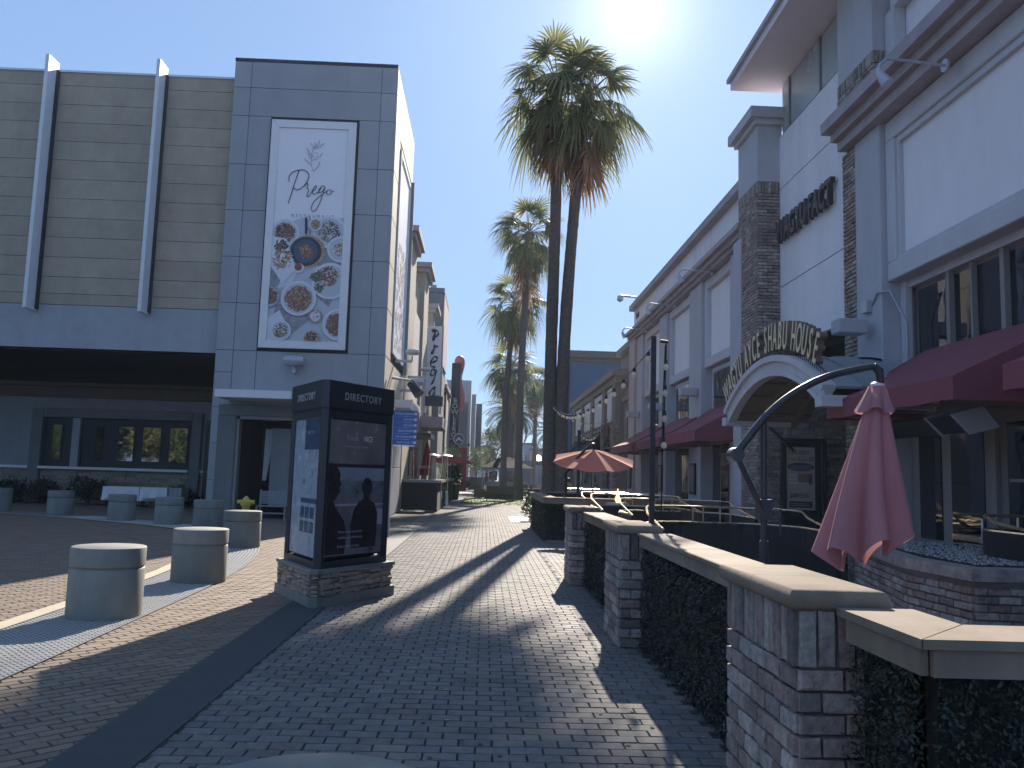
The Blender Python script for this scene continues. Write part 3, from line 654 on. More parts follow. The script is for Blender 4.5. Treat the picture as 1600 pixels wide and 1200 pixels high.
floodlamp(-2.72, 36.5, 5.95, 'rearmost grey flood lamp beside the black and white vertical blade sign', 0, .6, -3.6)
brk = thing('spot_fixture', 'dark open-barrel spotlight hanging from a long arm over the blue wayfinding sign', 'lamp', (-2.8, 31.5, 4.9))
MB().tube([(-3.48, 30.3, 5.05), (-2.85, 30.6, 5.0)], .05).build('arm', 'lampgrey', brk); MB().tube([(-2.9, 31.4, 5.0), (-2.55, 31.2, 4.55)], [.16, .2], 12).build('barrel', 'darkmetal', brk); MB().tube([(-2.85, 30.6, 5.0), (-2.85, 31.4, 5.0)], .03).build('arm', 'lampgrey', brk)

# ------ wing
Wg = thing('restaurant_wing', 'long wing left of the tower with brown-grey cladding boards over a dark soffit', 'building', (-16, 34.5, 0))
c = MB(); c.box(-40, -9.17, 28.36, 40, 5.47, 15.15); c.build('upper_wall', 'joint', Wg)
c = MB(); c.box(-40, -18.0, 34.5, 40, 0, 5.46); c.box(-18.0, -11.95, 34.5, 40, 0, 1.44); c.box(-18.0, -11.95, 34.5, 40, 3.44, 5.46); c.box(-11.95, -9.2, 34.5, 40, 0, 5.46); c.box(-18.0, -11.95, 36.5, 40, 1.44, 3.44); c.build('lower_wall', 'wingwall', Wg)
zj = [15.2, 14.72, 14.04, 13.38, 12.71, 12.03, 11.35, 10.66, 9.98, 9.29, 8.6, 7.91, 7.33, 6.95]
xb = [-40, -33, -26, -19, -15.41, -11.65, -9.19]
for a, b in zip(zj[:-1], zj[1:]):
    for x0, x1 in zip(xb[:-1], xb[1:]): BB(x0 + .006, x1 - .006, 28.3, 28.37, b + .006, a - .006, b=.006).build('cladding_board', 'slat', Wg)
BX(-40, -9.19, 28.25, 28.4, 15.2, 15.27).build('roof_flashing', 'fin', Wg)
BX(-40, -9.18, 28.31, 28.359, 5.47, 6.94).build('smooth_band', 'band', Wg)
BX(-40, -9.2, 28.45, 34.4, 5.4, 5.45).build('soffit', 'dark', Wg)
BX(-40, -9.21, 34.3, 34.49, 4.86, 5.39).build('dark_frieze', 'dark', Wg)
BX(-40, -9.22, 34.1, 34.48, 4.7, 4.855).build('beam', 'darkbrown', Wg); BX(-40, -9.22, 34.3, 34.47, 4.26, 4.66).build('beam', 'darkbrown', Wg)
for fx in (-22.6, -19.0, -15.41, -11.65):
    o = BX(fx - .06, fx + .06, 27.6, 28.29, 6.69, 15.5).build('fin', 'fin', Wg)
    BX(fx + .062, fx + .12, 28.12, 28.28, 6.75, 15.2).build('fin_bracket', 'darkmetal', Wg)
# window with surround
for a in ((-18.42, -17.97, 0, 3.78), (-11.98, -11.58, 0, 3.78)): BB(a[0], a[1], 34.3, 34.55, a[2], a[3], b=.02).build('window_surround', 'stonetrim', Wg)
BB(-17.96, -11.99, 34.3, 34.55, 3.44, 3.8, b=.02).build('window_surround', 'stonetrim', Wg)
w = BX(-17.96, -16.82, 34.56, 34.66, 1.47, 3.43); w.build('window_frame', 'blackframe', Wg)
BX(-16.8, -16.5, 34.4, 34.6, 1.47, 3.43).build('mullion', 'band', Wg)
BX(-16.48, -12.0, 34.56, 34.66, 1.47, 3.43).build('window_frame', 'blackframe', Wg)
for x0, x1 in ((-17.61, -17.27), (-14.98, -14.36), (-13.98, -13.27), (-12.89, -12.2)):
    f = BX(x0 - .04, x1 + .04, 34.53, 34.565, 1.71, 3.18).build('sash', 'blackframe', Wg); BX(x0, x1, 34.515, 34.535, 1.75, 3.14).build('pane', glassmat('mirror_pane', (.3, .3, .28), .02, .004) if 'mirror_pane' not in bpy.data.materials else bpy.data.materials['mirror_pane'], Wg)
BX(-15.9, -15.6, 34.52, 34.565, 1.75, 3.1).build('pane', 'pane', Wg)
BX(-17.96, -12.0, 34.2, 34.5, 1.36, 1.46).build('sill', 'white', Wg); BX(-40, -18.44, 34.35, 34.5, 1.36, 1.46).build('sill', 'white', Wg); BX(-11.56, -9.3, 34.35, 34.5, 1.36, 1.46).build('sill', 'white', Wg)
st = MB()
for x0, x1 in ((-30, -18.44), (-17.95, -11.99), (-11.55, -9.25)):
    z = 0
    while z < 1.3:
        h = random.uniform(.07, .13); x = x0
        while x < x1 - .05:
            l = min(random.uniform(.25, .6), x1 - x); d = random.uniform(.02, .08); st.box(x + .006, x + l - .006, 34.49 - d, 34.495, z + .005, min(z + h - .005, 1.355)); x += l
        z += h
st.build('wainscot_stone', 'stone', Wg, kind='stuff')
BX(-11.4, -11.25, 34.3, 34.48, 0, 3.5).build('downpipe', 'black', Wg)

# ------ beige row along the left side of the street
Rw = thing('beige_shop_row', 'row of beige rendered shopfronts with projecting capped piers behind the corner tower on the left', 'building', (-4.5, 45, 0))
BX(-14, -3.75, 34.72, 57, 0, 11.2).build('wall', 'beige', Rw)
for y0, y1, zt in ((35.2, 38.3, 12.2), (43.6, 46.6, 12.75), (50.3, 52.8, 11.9)):
    BX(-8, -3.5, y0, y1, 0, zt - .5).build('pier', 'beige', Rw)
    BX(-8.1, -3.3, y0 - .15, y1 + .15, zt - .5, zt - .25).build('cornice', 'cornice', Rw); BX(-8.2, -3.15, y0 - .3, y1 + .3, zt - .25, zt).build('cornice', 'cornice', Rw)
for y0, y1 in ((38.6, 43.4), (46.9, 50.0)):
    BX(-3.74, -3.62, y0, y1, 5.0, 9.5).build('recessed_panel', 'beige2', Rw); BX(-3.74, -3.45, y0, y1, 4.7, 5.0).build('ledge', 'cornice', Rw)
    BX(-3.74, -3.68, y0 + .3, y1 - .3, .3, 3.4).build('shop_window', 'pane', Rw)
BX(-3.74, -2.3, 44.0, 48.0, 4.02, 4.6).build('entrance_canopy', 'cornice', Rw)
BX(-3.74, -2.6, 39.5, 42.5, 3.3, 3.5).build('entrance_canopy', 'darkmetal', Rw)
Dt = thing('grey_stair_tower', 'flat-topped dark grey tower block rising behind the vertical script sign on the left', 'building', (-6, 60, 0))
BX(-12, -3.3, 57.3, 64, 0, 14.2).build('wall', 'greybuild', Dt); BX(-12.1, -3.2, 57.2, 64.1, 14.2, 14.5).build('parapet', 'greybuild', Dt); BX(-4.2, -3.8, 57.4, 57.9, 14.5, 14.75).build('vent', 'grey', Dt)
BX(-3.29, -3.2, 57.6, 63.7, 9.2, 14.1).build('pale_panel', 'beige2', Dt)
Gp = thing('gable_shopfront', 'beige shopfront with a dark-framed recessed bay and cornice just before the tall bowling sign', 'building', (-5, 68, 0))
BX(-12, -3.35, 64.2, 78, 0, 9.2).build('wall', 'beige', Gp); BX(-3.6, -3.1, 64.2, 73, 8.2, 8.5).build('cornice', 'cornice', Gp); BX(-3.34, -3.2, 65, 66.4, .3, 8.0).build('dark_frame', 'joint', Gp); BX(-3.34, -3.24, 66.6, 72, .3, 7.6).build('recessed_panel', 'beige2', Gp)
# blade sign Prego
ps = thing('blade_sign', 'tall pale blade sign with a brushed vertical restaurant name projecting from the left facades', 'sign', (-3.25, 48.9, 6.2))
BX(-3.72, -2.78, 48.85, 49.2, 6.2, 10.3).build('sign_box', 'signblade', ps); BX(-2.775, -2.7, 48.82, 49.23, 5.1, 10.32).build('edge_channel', 'grey', ps)
BX(-3.7, -2.6, 48.8, 49.3, 5.55, 6.12).build('sign_base', 'darkmetal', ps); BX(-4.0, -3.75, 49.0, 49.1, 9.0, 9.25).build('wall_bracket', 'grey', ps)
def vs(pts, w): 
    P = smooth_path([Vector(p) for p in pts], 5); MB().tube([(-3.25 + (p.x) * .5, 48.83, 10.1 - p.y) for p in P], [w * (1 + .35 * math.sin(i * .7)) for i in range(len(P))], 6).build('brush_letter', 'ink', ps)
vs([(-.3, .1), (.1, .05), (.05, .4), (-.1, .7)], .075); vs([(-.25, .15), (.35, .08), (.5, .28), (.2, .45), (-.2, .5)], .05)
vs([(0, .95), (.15, 1.05), (-.1, 1.35), (-.15, 1.5)], .075); vs([(.1, 1.1), (.4, .98), (.5, 1.05)], .05)
vs([(-.1, 2.0), (.4, 1.85), (.45, 1.68), (.1, 1.65), (-.25, 1.95), (-.2, 2.2), (.3, 2.25)], .05)
vs([(.35, 2.45), (-.05, 2.4), (-.25, 2.7), (.1, 2.75), (.4, 2.45), (.3, 2.8), (.0, 3.2), (-.2, 3.3)], .05)
vs([(.45, 3.45), (.1, 3.5), (-.25, 3.75), (-.2, 3.95), (.15, 3.95), (.35, 3.65), (.1, 3.5)], .055)
text('number_letters', '18', .5, (-3.6, 48.8, 4.4), (1, 0, 0), (0, 0, 1), 'ink', ps)
# tall bowling sign and pin
bs_ = thing('bowling_sign', 'tall black blade sign with white stacked letters beside the giant bowling pin', 'sign', (-2.85, 75, 3.9))
BX(-3.27, -2.47, 75, 75.4, 3.9, 11.6).build('sign_box', 'black', bs_)
for i, ch in enumerate('BOWLERO'): text('letter', ch, .62, (-2.87, 74.99, 8.0 - i * .52), (1, 0, 0), (0, 0, 1), 'signwhite', bs_, align='CENTER', bold=.0, ext=.02, sx=1.0)
BX(-3.3, -2.6, 75.1, 75.2, 5.2, 5.4).build('wall_bracket', 'grey', bs_)
pin = thing('bowling_pin', 'giant coral red and pale bowling pin rising behind the black vertical bowling sign', 'sign', (-2.65, 76, 7.6))
prof = [(.01, 12.45), (.25, 12.38), (.45, 12.1), (.5, 11.75), (.45, 11.35), (.3, 10.7), (.26, 10.45), (.28, 10.2), (.4, 9.6), (.58, 9.0), (.62, 8.5), (.55, 7.9), (.4, 7.3), (.01, 7.25)]
m = MB(); m.lathe(prof[:6], -2.62, 76, 20); m.build('pin_head', 'pinred', pin, smooth=True)
m = MB(); m.lathe(prof[5:8], -2.62, 76, 20); m.build('pin_collar', 'pinpale', pin, smooth=True)
m = MB(); m.lathe(prof[7:], -2.62, 76, 20); m.build('pin_body', 'pinred', pin, smooth=True)
ar = thing('round_arrow_sign', 'round navy sign with a white ring and an upward arrow hanging over the left walk', 'sign', (-2.08, 65, 4.3))
m = MB(); m.extr([(-2.08 + .5 * math.cos(t), 65, 4.32 + .5 * math.sin(t)) for t in [6.283 * k / 32 for k in range(32)]], (0, .1, 0)); m.build('disc', 'mapdark', ar)
m = MB(); n = 40
ring = [(-2.08 + r_ * math.cos(6.283 * k / n), 64.985, 4.32 + r_ * math.sin(6.283 * k / n)) for r_ in (.38, .43) for k in range(n)]
m.add(ring, [(k, (k + 1) % n, n + (k + 1) % n, n + k) for k in range(n)]); m.build('ring', 'signwhite', ar)
MB().extr([(-2.36, 64.985, 4.14), (-2.08, 64.985, 4.48), (-1.8, 64.985, 4.14), (-1.92, 64.985, 4.14), (-2.08, 64.985, 4.32), (-2.24, 64.985, 4.14)], (0, .012, 0)).build('arrow', 'signwhite', ar)
BX(-2.9, -2.55, 65.02, 65.08, 4.28, 4.36).build('wall_bracket', 'grey', ar)
rw = thing('cinema_block', 'grey panelled block with a bright red vertical banner below, beyond the bowling sign', 'building', (-2.4, 80, 0))
BX(-8, -2.55, 78.1, 92, 0, 9.0).build('wall', 'greybuild', rw); BX(-2.54, -1.75, 80, 80.5, 4.15, 8.5).build('grey_panel', 'wingwall', rw); BX(-2.54, -1.75, 80, 80.45, .0, 4.12).build('red_banner', 'redwall', rw)
wb = thing('white_corner_block', 'pale stepped block with a grey pilaster at the far end of the left side', 'building', (-2.2, 100, 0))
BX(-9, -1.85, 96, 103, 6.2, 12.4).build('upper_wall', 'farpale', wb); BX(-9, -1.84, 96, 103, 0, 6.19).build('lower_wall', 'band', wb); BX(-8, -1.35, 103.1, 108, 5, 11.5).build('rear_wall', 'farpale', wb)
for z in (3.4, 4.8): MB().lathe([(.16, z), (.16, z + .3)], -1.95, 95.95, 12).build('wall_light', 'darkmetal', wb)
sl = thing('dark_slab_block', 'dark slate slab of a building cantilevered out at the far left end of the street', 'building', (-1.2, 110, 0))
BX(-6, -.62, 110, 118, 5.0, 10.9).build('upper_slab', 'slab', sl); BX(-6, -.95, 110.5, 118, 0, 4.99).build('lower_wall', 'band', sl)

# ------ wayfinding sign
wf = thing('wayfinding_sign', 'blue six-panel wayfinding sign with white place names beside the directory kiosk', 'sign', (-2.3, 21.5, 0))
Yw = 21.5
for i, s in enumerate(['VICTORIA GARDENS', 'BOWLERO', 'BAR LOUIE', 'HIBACHI RAMEN', 'GEN KOREAN BBQ', "PINOT'S PALETTE"]):
    z1 = 3.22 - i * .148; 
    pnl = BX(-2.38, -1.775 - i * .004, Yw, Yw + .04, z1 - .142, z1).build('sign_panel', 'blue', wf)
    text('panel_letters', s, .06, (-1.87, Yw - .004, z1 - .1), (1, 0, 0), (0, 0, 1), 'signwhite', wf, align='RIGHT', ext=.001, sx=.85, spacing=1.05)
    BX(-1.855, -1.795, Yw - .006, Yw, z1 - .11, z1 - .045).build('arrow_tile', 'signwhite', wf)
    MB().extr([(-1.84, Yw - .008, z1 - .09), (-1.81, Yw - .008, z1 - .077), (-1.84, Yw - .008, z1 - .06)], (0, .001, 0)).build('arrow_mark', 'blue', wf)
BX(-2.38, -1.83, Yw, Yw + .04, 2.3, 2.33).build('sign_edge', 'signwhite', wf)
BX(-2.5, -2.38, Yw - .02, Yw + .1, 0, 3.3).build('post', 'wingwall', wf)
bc = thing('white_fascia_box', 'small pale canopy box projecting above the blue wayfinding sign', 'canopy', (-3.1, 30, 3.9))
BX(-3.48, -2.78, 30.0, 34, 3.95, 4.24).build('fascia', 'white', bc)

# ================================================================== RIGHT: bay building (far)
B = thing('bay_building', 'two-storey grey rendered building with four pilastered bays and pale upper panels on the right', 'building', (6.4, 27, 0))
BX(6.5, 16, 18.95, 35.0, 0, 7.5).build('wall', 'greywall', B)
BX(6.2, 16, 18.96, 35.0, 7.75, 8.78).build('parapet_wall', 'whitewall', B)
BX(5.98, 16.1, 18.96, 35.05, 8.78, 9.0).build('parapet_coping', 'cornice', B)
BX(6.0, 16, 18.965, 34.9, 7.4, 7.5).build('cornice', 'cornice', B); BX(5.9, 16, 18.965, 34.9, 7.5, 7.62).build('cornice', 'cornice', B); BX(5.78, 16, 18.965, 34.9, 7.62, 7.75).build('cornice', 'cornice', B)
for y0, y1 in ((19.1, 20.65), (23.5, 24.88), (28.1, 29.28), (32.5, 33.7)): BB(6.1, 6.49, y0, y1, 0, 7.39, b=.015).build('pilaster', 'greywall', B)
BB(6.0, 6.5, 33.75, 35.0, 0, 7.39, b=.02).build('end_pier', 'beige2', B)
bays = [(20.66, 23.49), (24.89, 28.09), (29.29, 32.49)]
for y0, y1 in bays:
    for a in ((y0, y1, 7.12, 7.39), (y0, y1, 4.86, 5.12), (y0, y0 + .25, 5.12, 7.12), (y1 - .25, y1, 5.12, 7.12)): BB(6.2, 6.49, a[0] + .004, a[1] - .004, a[2], a[3], b=.012).build('panel_frame', 'greytrim', B)
    BX(6.33, 6.49, y0 + .25, y1 - .25, 5.13, 7.11).build('pale_panel', 'panel', B)
    BX(6.36, 6.49, y0 + .28, y1 - .28, 2.9, 4.82).build('window_surround', 'greytrim', B)
    f = BX(6.33, 6.37, y0 + .5, y1 - .5, 3.3, 4.7).build('window_frame', 'frame', B)
    k = 3; wv = (y1 - y0 - 1.06) / k
    for i in range(k): BX(6.315, 6.335, y0 + .53 + i * wv + .03, y0 + .53 + (i + 1) * wv - .03, 3.34, 4.66).build('window_pane', 'pane', f)
    # ground floor glazing with door leaves
    f = BX(6.40, 6.5, y0 + .15, y1 - .15, 0, 2.75).build('shopfront_frame', 'frame', B)
    k = 3; wv = (y1 - y0 - .4) / k
    for i in range(k): BX(6.385, 6.405, y0 + .2 + i * wv + .05, y0 + .2 + (i + 1) * wv - .05, .25, 2.65).build('shopfront_pane', 'pane', f)
    BX(6.39, 6.5, y0 + .9, y0 + 1.6, 2.15, 2.6).build('transom', 'frame', B)
BX(6.17, 6.19, 34.2, 34.4, 8.35, 8.55).build('vent_grille', 'joint', B); BX(6.17, 6.19, 33.85, 34.05, 8.35, 8.55).build('vent_grille', 'joint', B)
# gooseneck lamps
def gooseneck(y, ztop, label, x0=6.1, reach=.92, dy=0, near=False):
    t = thing('gooseneck_lamp', label, 'lamp', (x0, y, ztop), 'gooseneck sign lamps on the right facades')
    yy = y + dy * .35; xe = x0 - reach
    MB().tube([(x0, y, ztop), (x0 - .25, y, ztop + .02), (xe + .1, y, ztop + .06), (xe, y, ztop - .03), (xe - .02, y, ztop - .12)], .022, 8).build('arm', 'lampgrey', t, smooth=True)
    m = MB().tube([(xe - .02, y, ztop - .1), (xe - .02, y - .02, ztop - .16), (xe + .07, y - .06, ztop - .32)], [.03, .05, .085], 12); m.build('lamp_shade', 'lampgrey', t, smooth=True)
    m = MB(); m.tube([(x0 + .0, y, ztop), (x0 - .03, y, ztop)], .09, 14); m.build('wall_plate', 'lampgrey', t)
gooseneck(22.3, 7.37, 'gooseneck sign lamp over the nearest bay of the two-storey grey building')
gooseneck(26.8, 7.35, 'gooseneck sign lamp over the middle bay of the two-storey grey building')
gooseneck(31.7, 7.4, 'gooseneck sign lamp over the farthest bay of the two-storey grey building')
gooseneck(10.6, 7.37, 'large gooseneck lamp crossing the cornice at the upper right')
rl = thing('roof_lamp', 'small white lamp on a bent arm above the roof corner of the bay building', 'lamp', (6.5, 34, 9))
MB().tube([(6.4, 34.5, 8.95), (6.15, 34.5, 9.3), (5.5, 34.5, 9.35)], .05).build('arm', 'lampgrey', rl, smooth=True); MB().lathe([(.12, 9.33), (.14, 9.15), (.04, 9.08)], 5.5, 34.5, 12).build('lamp_head', 'lampgrey', rl, smooth=True)
# wall box lights
def boxlight(x, y, z, label):
    t = thing('wall_box_light', label, 'lamp', (x, y, z), 'grey box lights on the right pilasters')
    BB(x - .5, x - .02, y - .16, y + .16, z - .12, z + .12, b=.02).build('lamp_box', 'greywall', t); BX(x - .02, x, y - .1, y + .1, z - .08, z + .08).build('wall_plate', 'grey', t)
boxlight(6.1, 12.8 + .35, 4.2, 'grey box light on the pilaster above the near burgundy awning')
boxlight(6.1, 23.9, 4.2, 'grey box light on the pilaster between the first and second far bays')
boxlight(6.1, 28.6, 4.15, 'grey box light on the pilaster between the second and third far bays')
boxlight(6.1, 33.0, 4.2, 'grey box light on the last pilaster beside the pinkish end pier')
# small wall lanterns + menu boards
for y, l in ((24.2, 'black framed menu board on the pilaster nearest the entrance arch'), (28.7, 'black framed menu board on the middle pilaster'), (34.2, 'black framed menu board on the pinkish end pier')):
    t = thing('menu_board', l, 'menu board', (6.05, y, 1.4), 'menu boards on the right pilasters')
    x = 5.98 if y > 34 else 6.08
    BX(x - .05, x, y - .3, y + .3, 1.25, 2.15).build('case', 'black', t); BX(x - .056, x - .05, y - .24, y + .24, 1.32, 2.08).build('menu_sheet', 'mapdark', t)
# awnings
def awning(y0, y1, label, xb=6.48, xf=5.0, zt=3.67, zf=2.86, zv=2.6, group='burgundy awnings over the right shopfronts'):
    t = thing('awning', label, 'awning', (xb, (y0 + y1) / 2, zt), group)
    k = 7; m = MB(); vs = []
    for i in range(k + 1):
        u = i / k; y = y0 + (y1 - y0) * u
        for j in range(5):
            v = j / 4; vs.append((xb + (xf - xb) * v, y + (.0), zt + (zf - zt) * v - .05 * math.sin(v * math.pi) * (1 + .25 * math.sin(i * 2.1)) ))
    fs = [(i * 5 + j, i * 5 + j + 1, (i + 1) * 5 + j + 1, (i + 1) * 5 + j) for i in range(k) for j in range(4)]
    m.add(vs, fs); m.build('canvas_top', 'awning', t, smooth=True)
    m = MB(); n = 24
    for i in range(n + 1):
        y = y0 + (y1 - y0) * i / n; wv = .008 * math.sin(i * 1.3)
        m.v += [(xf, y, zf), (xf + wv, y, zv + .006 * math.sin(i * .9))]
    m.f = [(2 * i, 2 * i + 1, 2 * i + 3, 2 * i + 2) for i in range(n)]; m.build('valance', 'awning', t, smooth=True)
    for y in (y0, y1): MB().add([(xf, y, zf), (xf, y, zv), (xb, y, zv), (xb, y, zt), ((xf + xb) / 2, y, (zf + zt) / 2 - .05)], [(0, 1, 2, 3, 4)]).build('end_panel', 'awning', t)
    m = MB(); m.tube([(xf + .03, y0 + .03, zf - .03), (xf + .03, y1 - .03, zf - .03)], .02); 
    for y in np.linspace(y0 + .05, y1 - .05, 4): m.tube([(xf + .03, y, zf - .1), (xb, y, zt - .12)], .015); m.tube([(xf + .03, y, zv + .04), (xb, y, zv + .04)], .015)
    m.build('awning_frame', 'grey', t)
    return t
awning(8.74, 12.05, 'nearest full burgundy awning, sloping down behind the closed coral umbrella')
awning(3.6, 7.87, 'burgundy awning cut off by the right edge of the picture')
awning(19.77, 23.35, 'burgundy awning just beyond the entrance arch, largest of the far row', xb=6.35)
awning(23.9, 27.6, 'second burgundy awning beyond the entrance arch', xb=6.35)
awning(28.4, 32.9, 'farthest burgundy awning, catching orange sunlight on its top', xb=6.35)

# ------ entrance section
E_ = thing('entrance_building', 'white-walled entrance block with brick pier, dark raised restaurant letters and flat overhanging roof', 'building', (6.3, 16, 0))
BX(6.4, 16, 14.2, 17.6, 4.5, 9.3).build('wall', 'joint', E_)
for z0, z1 in ((4.5, 5.87), (5.87, 8.07), (8.07, 9.28)): BX(6.3, 6.39, 14.18, 17.58, z0 + .012, z1 - .012).build('wall_panel', 'whitewall', E_)
BX(6.36, 6.42, 14.2, 17.55, 9.3, 10.42).build('clerestory_frame', 'frame', E_)
for y0, y1 in ((14.2, 15.35), (15.42, 17.0), (17.05, 17.5)): BX(6.335, 6.365, y0 + .03, y1 - .03, 9.33, 10.4).build('clerestory_pane', 'glassfrost', E_)
for y in (15.38, 17.02): BX(6.3, 6.36, y - .03, y + .03, 9.3, 10.42).build('mullion', 'frame', E_)
BX(6.42, 16, 13.0, 17.6, 9.3, 10.42).build('clerestory_return', 'whitewall', E_)
BX(5.28, 16, 9.5, 17.85, 10.45, 10.62).build('roof_slab', 'soffit', E_); BX(5.2, 16, 9.45, 17.9, 10.62, 10.72).build('roof_edge', 'greywall', E_)
# recess
BX(6.35, 16, 17.56, 18.9, 0, 4.5).build('recess_wall', 'mortar', E_)
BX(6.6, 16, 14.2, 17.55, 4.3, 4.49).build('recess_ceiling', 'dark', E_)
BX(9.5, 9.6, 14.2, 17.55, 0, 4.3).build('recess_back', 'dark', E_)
stuffE = MB()
PB = thing('brick_pier', 'tall brick pier topped by a capped grey block, left of the white sign wall', 'pier', (6.05, 18.2, 0))
BX(5.84, 6.34, 17.64, 18.95, 0, 8.25).build('mortar_core', 'mortar', PB)
stP = MB()
brickface(PB, (5.82, 17.62, 4.0), (1, 0), (0, -1), .53, 4.25, soldier=True, stuff=stP)
brickface(PB, (5.82, 18.95, 4.0), (0, -1), (-1, 0), 1.33, 4.25, soldier=True, stuff=stP, limit=270)
brickface(PB, (5.82, 17.62, 0), (1, 0), (0, -1), .53, 4.0, stuff=stP, objs=False); brickface(PB, (5.82, 18.95, 0), (0, -1), (-1, 0), 1.33, 4.0, stuff=stP, objs=False)
finish_stuff(stP, 'brick_field', 'brick', PB)
BB(5.8, 6.36, 17.6, 18.98, 8.26, 9.55, b=.015).build('render_block', 'greywall', PB)
BX(5.72, 6.45, 17.5, 19.05, 9.55, 9.66).build('cap', 'greytrim', PB); BX(5.6, 6.55, 17.38, 19.15, 9.66, 9.9).build('cap', 'greywall', PB)
BX(5.78, 6.6, 18.7, 19.3, 0.0, 7.3).build('side_return', 'greywall', PB)
# recess brick wall facing the camera, with doorway and poster
RB = thing('brick_entrance_wall', 'shaded brick wall inside the entrance recess, round the poster doorway', 'wall', (7.4, 17.5, 0))
stR = MB()
brickface(RB, (6.36, 17.54, 2.62), (1, 0), (0, -1), 2.8, 1.9, stuff=stR); brickface(RB, (7.22, 17.54, 0), (1, 0), (0, -1), 1.9, 2.6, stuff=stR, limit=280)
brickface(RB, (6.36, 17.54, 2.6), (1, 0), (0, -1), .9, .21, soldier=True, stuff=stR, objs=False)
finish_stuff(stR, 'brick_field', 'brick', RB)
for a in ((6.2, 6.3, 0, 2.6), (7.12, 7.2, 0, 2.6)): BX(a[0] + .06, a[1] + .02, 17.42, 17.55, a[2], a[3]).build('door_frame', 'darkmetal', RB)
BX(6.3, 7.14, 17.42, 17.55, 2.53, 2.6).build('door_frame', 'darkmetal', RB); BX(6.32, 7.12, 17.5, 17.555, 0, 2.53).build('door_leaf', 'blackframe', RB)
po = thing('restaurant_poster', 'tall tan club poster with a dark oval and yearly price in the brick entrance doorway', 'poster', (6.67, 17.48, 1.1))
BX(6.38, 6.98, 17.475, 17.49, 1.1, 2.42).build('poster_sheet', 'postertan', po)
yp = 17.468
text('poster_letters', 'CHUBBY', .13, (6.4, yp, 2.26), (1, 0, 0), (0, 0, 1), 'ink', po, sx=.95, bold=.01, ext=.001); text('poster_letters', 'CLUB', .13, (6.62, yp, 2.13), (1, 0, 0), (0, 0, 1), 'ink', po, sx=1.05, bold=.01, ext=.001)
text('poster_letters', 'MEMBERSHIP', .04, (6.4, yp, 2.15), (1, 0, 0), (0, 0, 1), 'ink', po, sx=.8, ext=.001)
MB().extr([(6.68 + .29 * math.cos(t), yp, 2.0 + .09 * math.sin(t)) for t in [6.283 * k / 28 for k in range(28)]], (0, .003, 0)).build('oval_mark', 'ink', po)
for i in range(3): BX(6.45, 6.9, yp - .002, yp, 1.95 + i * .035, 1.96 + i * .035).build('oval_line', 'postertan', po)
for i, s in enumerate(('DINE.', 'EARN.', 'REDEEM.')): text('poster_letters', s, .07, (6.42, yp, 1.8 - i * .08), (1, 0, 0), (0, 0, 1), 'signwhite', po, ext=.001, bold=.01)
BX(6.62, 6.9, yp - .001, yp + .002, 1.68, 1.86).build('picture_block', 'posterskin', po); BX(6.84, 6.92, yp - .003, yp, 1.64, 1.86).build('figure_mark', 'ink', po)
text('poster_letters', '$68/YEAR', .13, (6.44, yp, 1.36), (1, 0, 0), (0, 0, 1), 'ink', po, sx=.75, bold=.02, ext=.001)
BX(6.43, 6.92, yp - .001, yp + .001, 1.15, 1.28).build('footer_block', 'ink', po)
for i in range(2): BX(6.46, 6.86, yp - .003, yp - .0015, 1.19 + i * .035, 1.2 + i * .035).build('footer_line', 'postertan', po)
# raised letters
text('sign_letters', 'WAGYU·FACT', .66, (6.2, 17.42, 6.8), (0, -1, 0), (0, 0, 1), 'letterdark', E_, ext=.05, sx=.66, bold=.03, spacing=1.02)
# ------ vaulted arch canopy
Ar = thing('entrance_arch', 'barrel-vaulted entrance canopy with pale arched front and raised shabu restaurant letters', 'canopy', (5.5, 13.97, 3))
ZC, YC, RA = -.74 + .02, 13.97, 4.46
A0 = math.asin(2.43 / 4.46)
def arc(r, t, x): return (x, YC - r * math.sin(t), ZC + r * math.cos(t))    # t>0 nearer the camera
ts_ = np.linspace(-A0, A0, 25)
def arcstrip(r0, r1, x0, x1, m, name):
    mb = MB(); 
    for t in ts_: mb.v += [arc(r0, t, x0), arc(r1, t, x0), arc(r1, t, x1), arc(r0, t, x1)]
    n = len(ts_)
    for i in range(n - 1):
        for j in range(4): k = (j + 1) % 4; mb.f.append((4 * i + j, 4 * i + k, 4 * i + 4 + k, 4 * i + 4 + j))
    mb.f += [(0, 1, 2, 3), (4 * n - 4, 4 * n - 3, 4 * n - 2, 4 * n - 1)]; return mb.build(name, m, Ar)
arcstrip(4.22, 4.44, 4.78, 4.9, 'greytrim', 'arch_fascia'); arcstrip(4.4, 4.5, 4.72, 4.92, 'greytrim', 'arch_moulding'); arcstrip(4.16, 4.24, 4.75, 4.9, 'greytrim', 'arch_moulding')
arcstrip(4.44, 4.48, 4.92, 6.3, 'metalroof', 'vault_roof'); arcstrip(4.2, 4.24, 4.92, 6.3, 'woodpanel', 'vault_ceiling')
for x in (5.3, 5.75, 6.2): arcstrip(4.48, 4.515, x, x + .03, 'metalroof', 'roof_seam')
for x in (5.35, 6.0): arcstrip(4.1, 4.2, x, x + .1, 'woodpanel', 'ceiling_rib')
for t in np.linspace(-A0 * .85, A0 * .85, 7):
    p = arc(4.17, t, 4.92); q = arc(4.17, t, 6.28); MB().tube([p, q], .03, 4).build('ceiling_batten', 'woodpanel', Ar)
for t in (-A0, A0):
    p = arc(4.3, t, 0); BX(4.7, 6.3, p[1] - .12, p[1] + .12, p[2] - .14, p[2] + .02).build('eave_beam', 'greytrim', Ar)
    if t > 0: continue
    MB().tube([(5.6, p[1], p[2] - .12), (6.1, p[1], p[2] - .6)], .035, 6).build('strut', 'darkmetal', Ar)
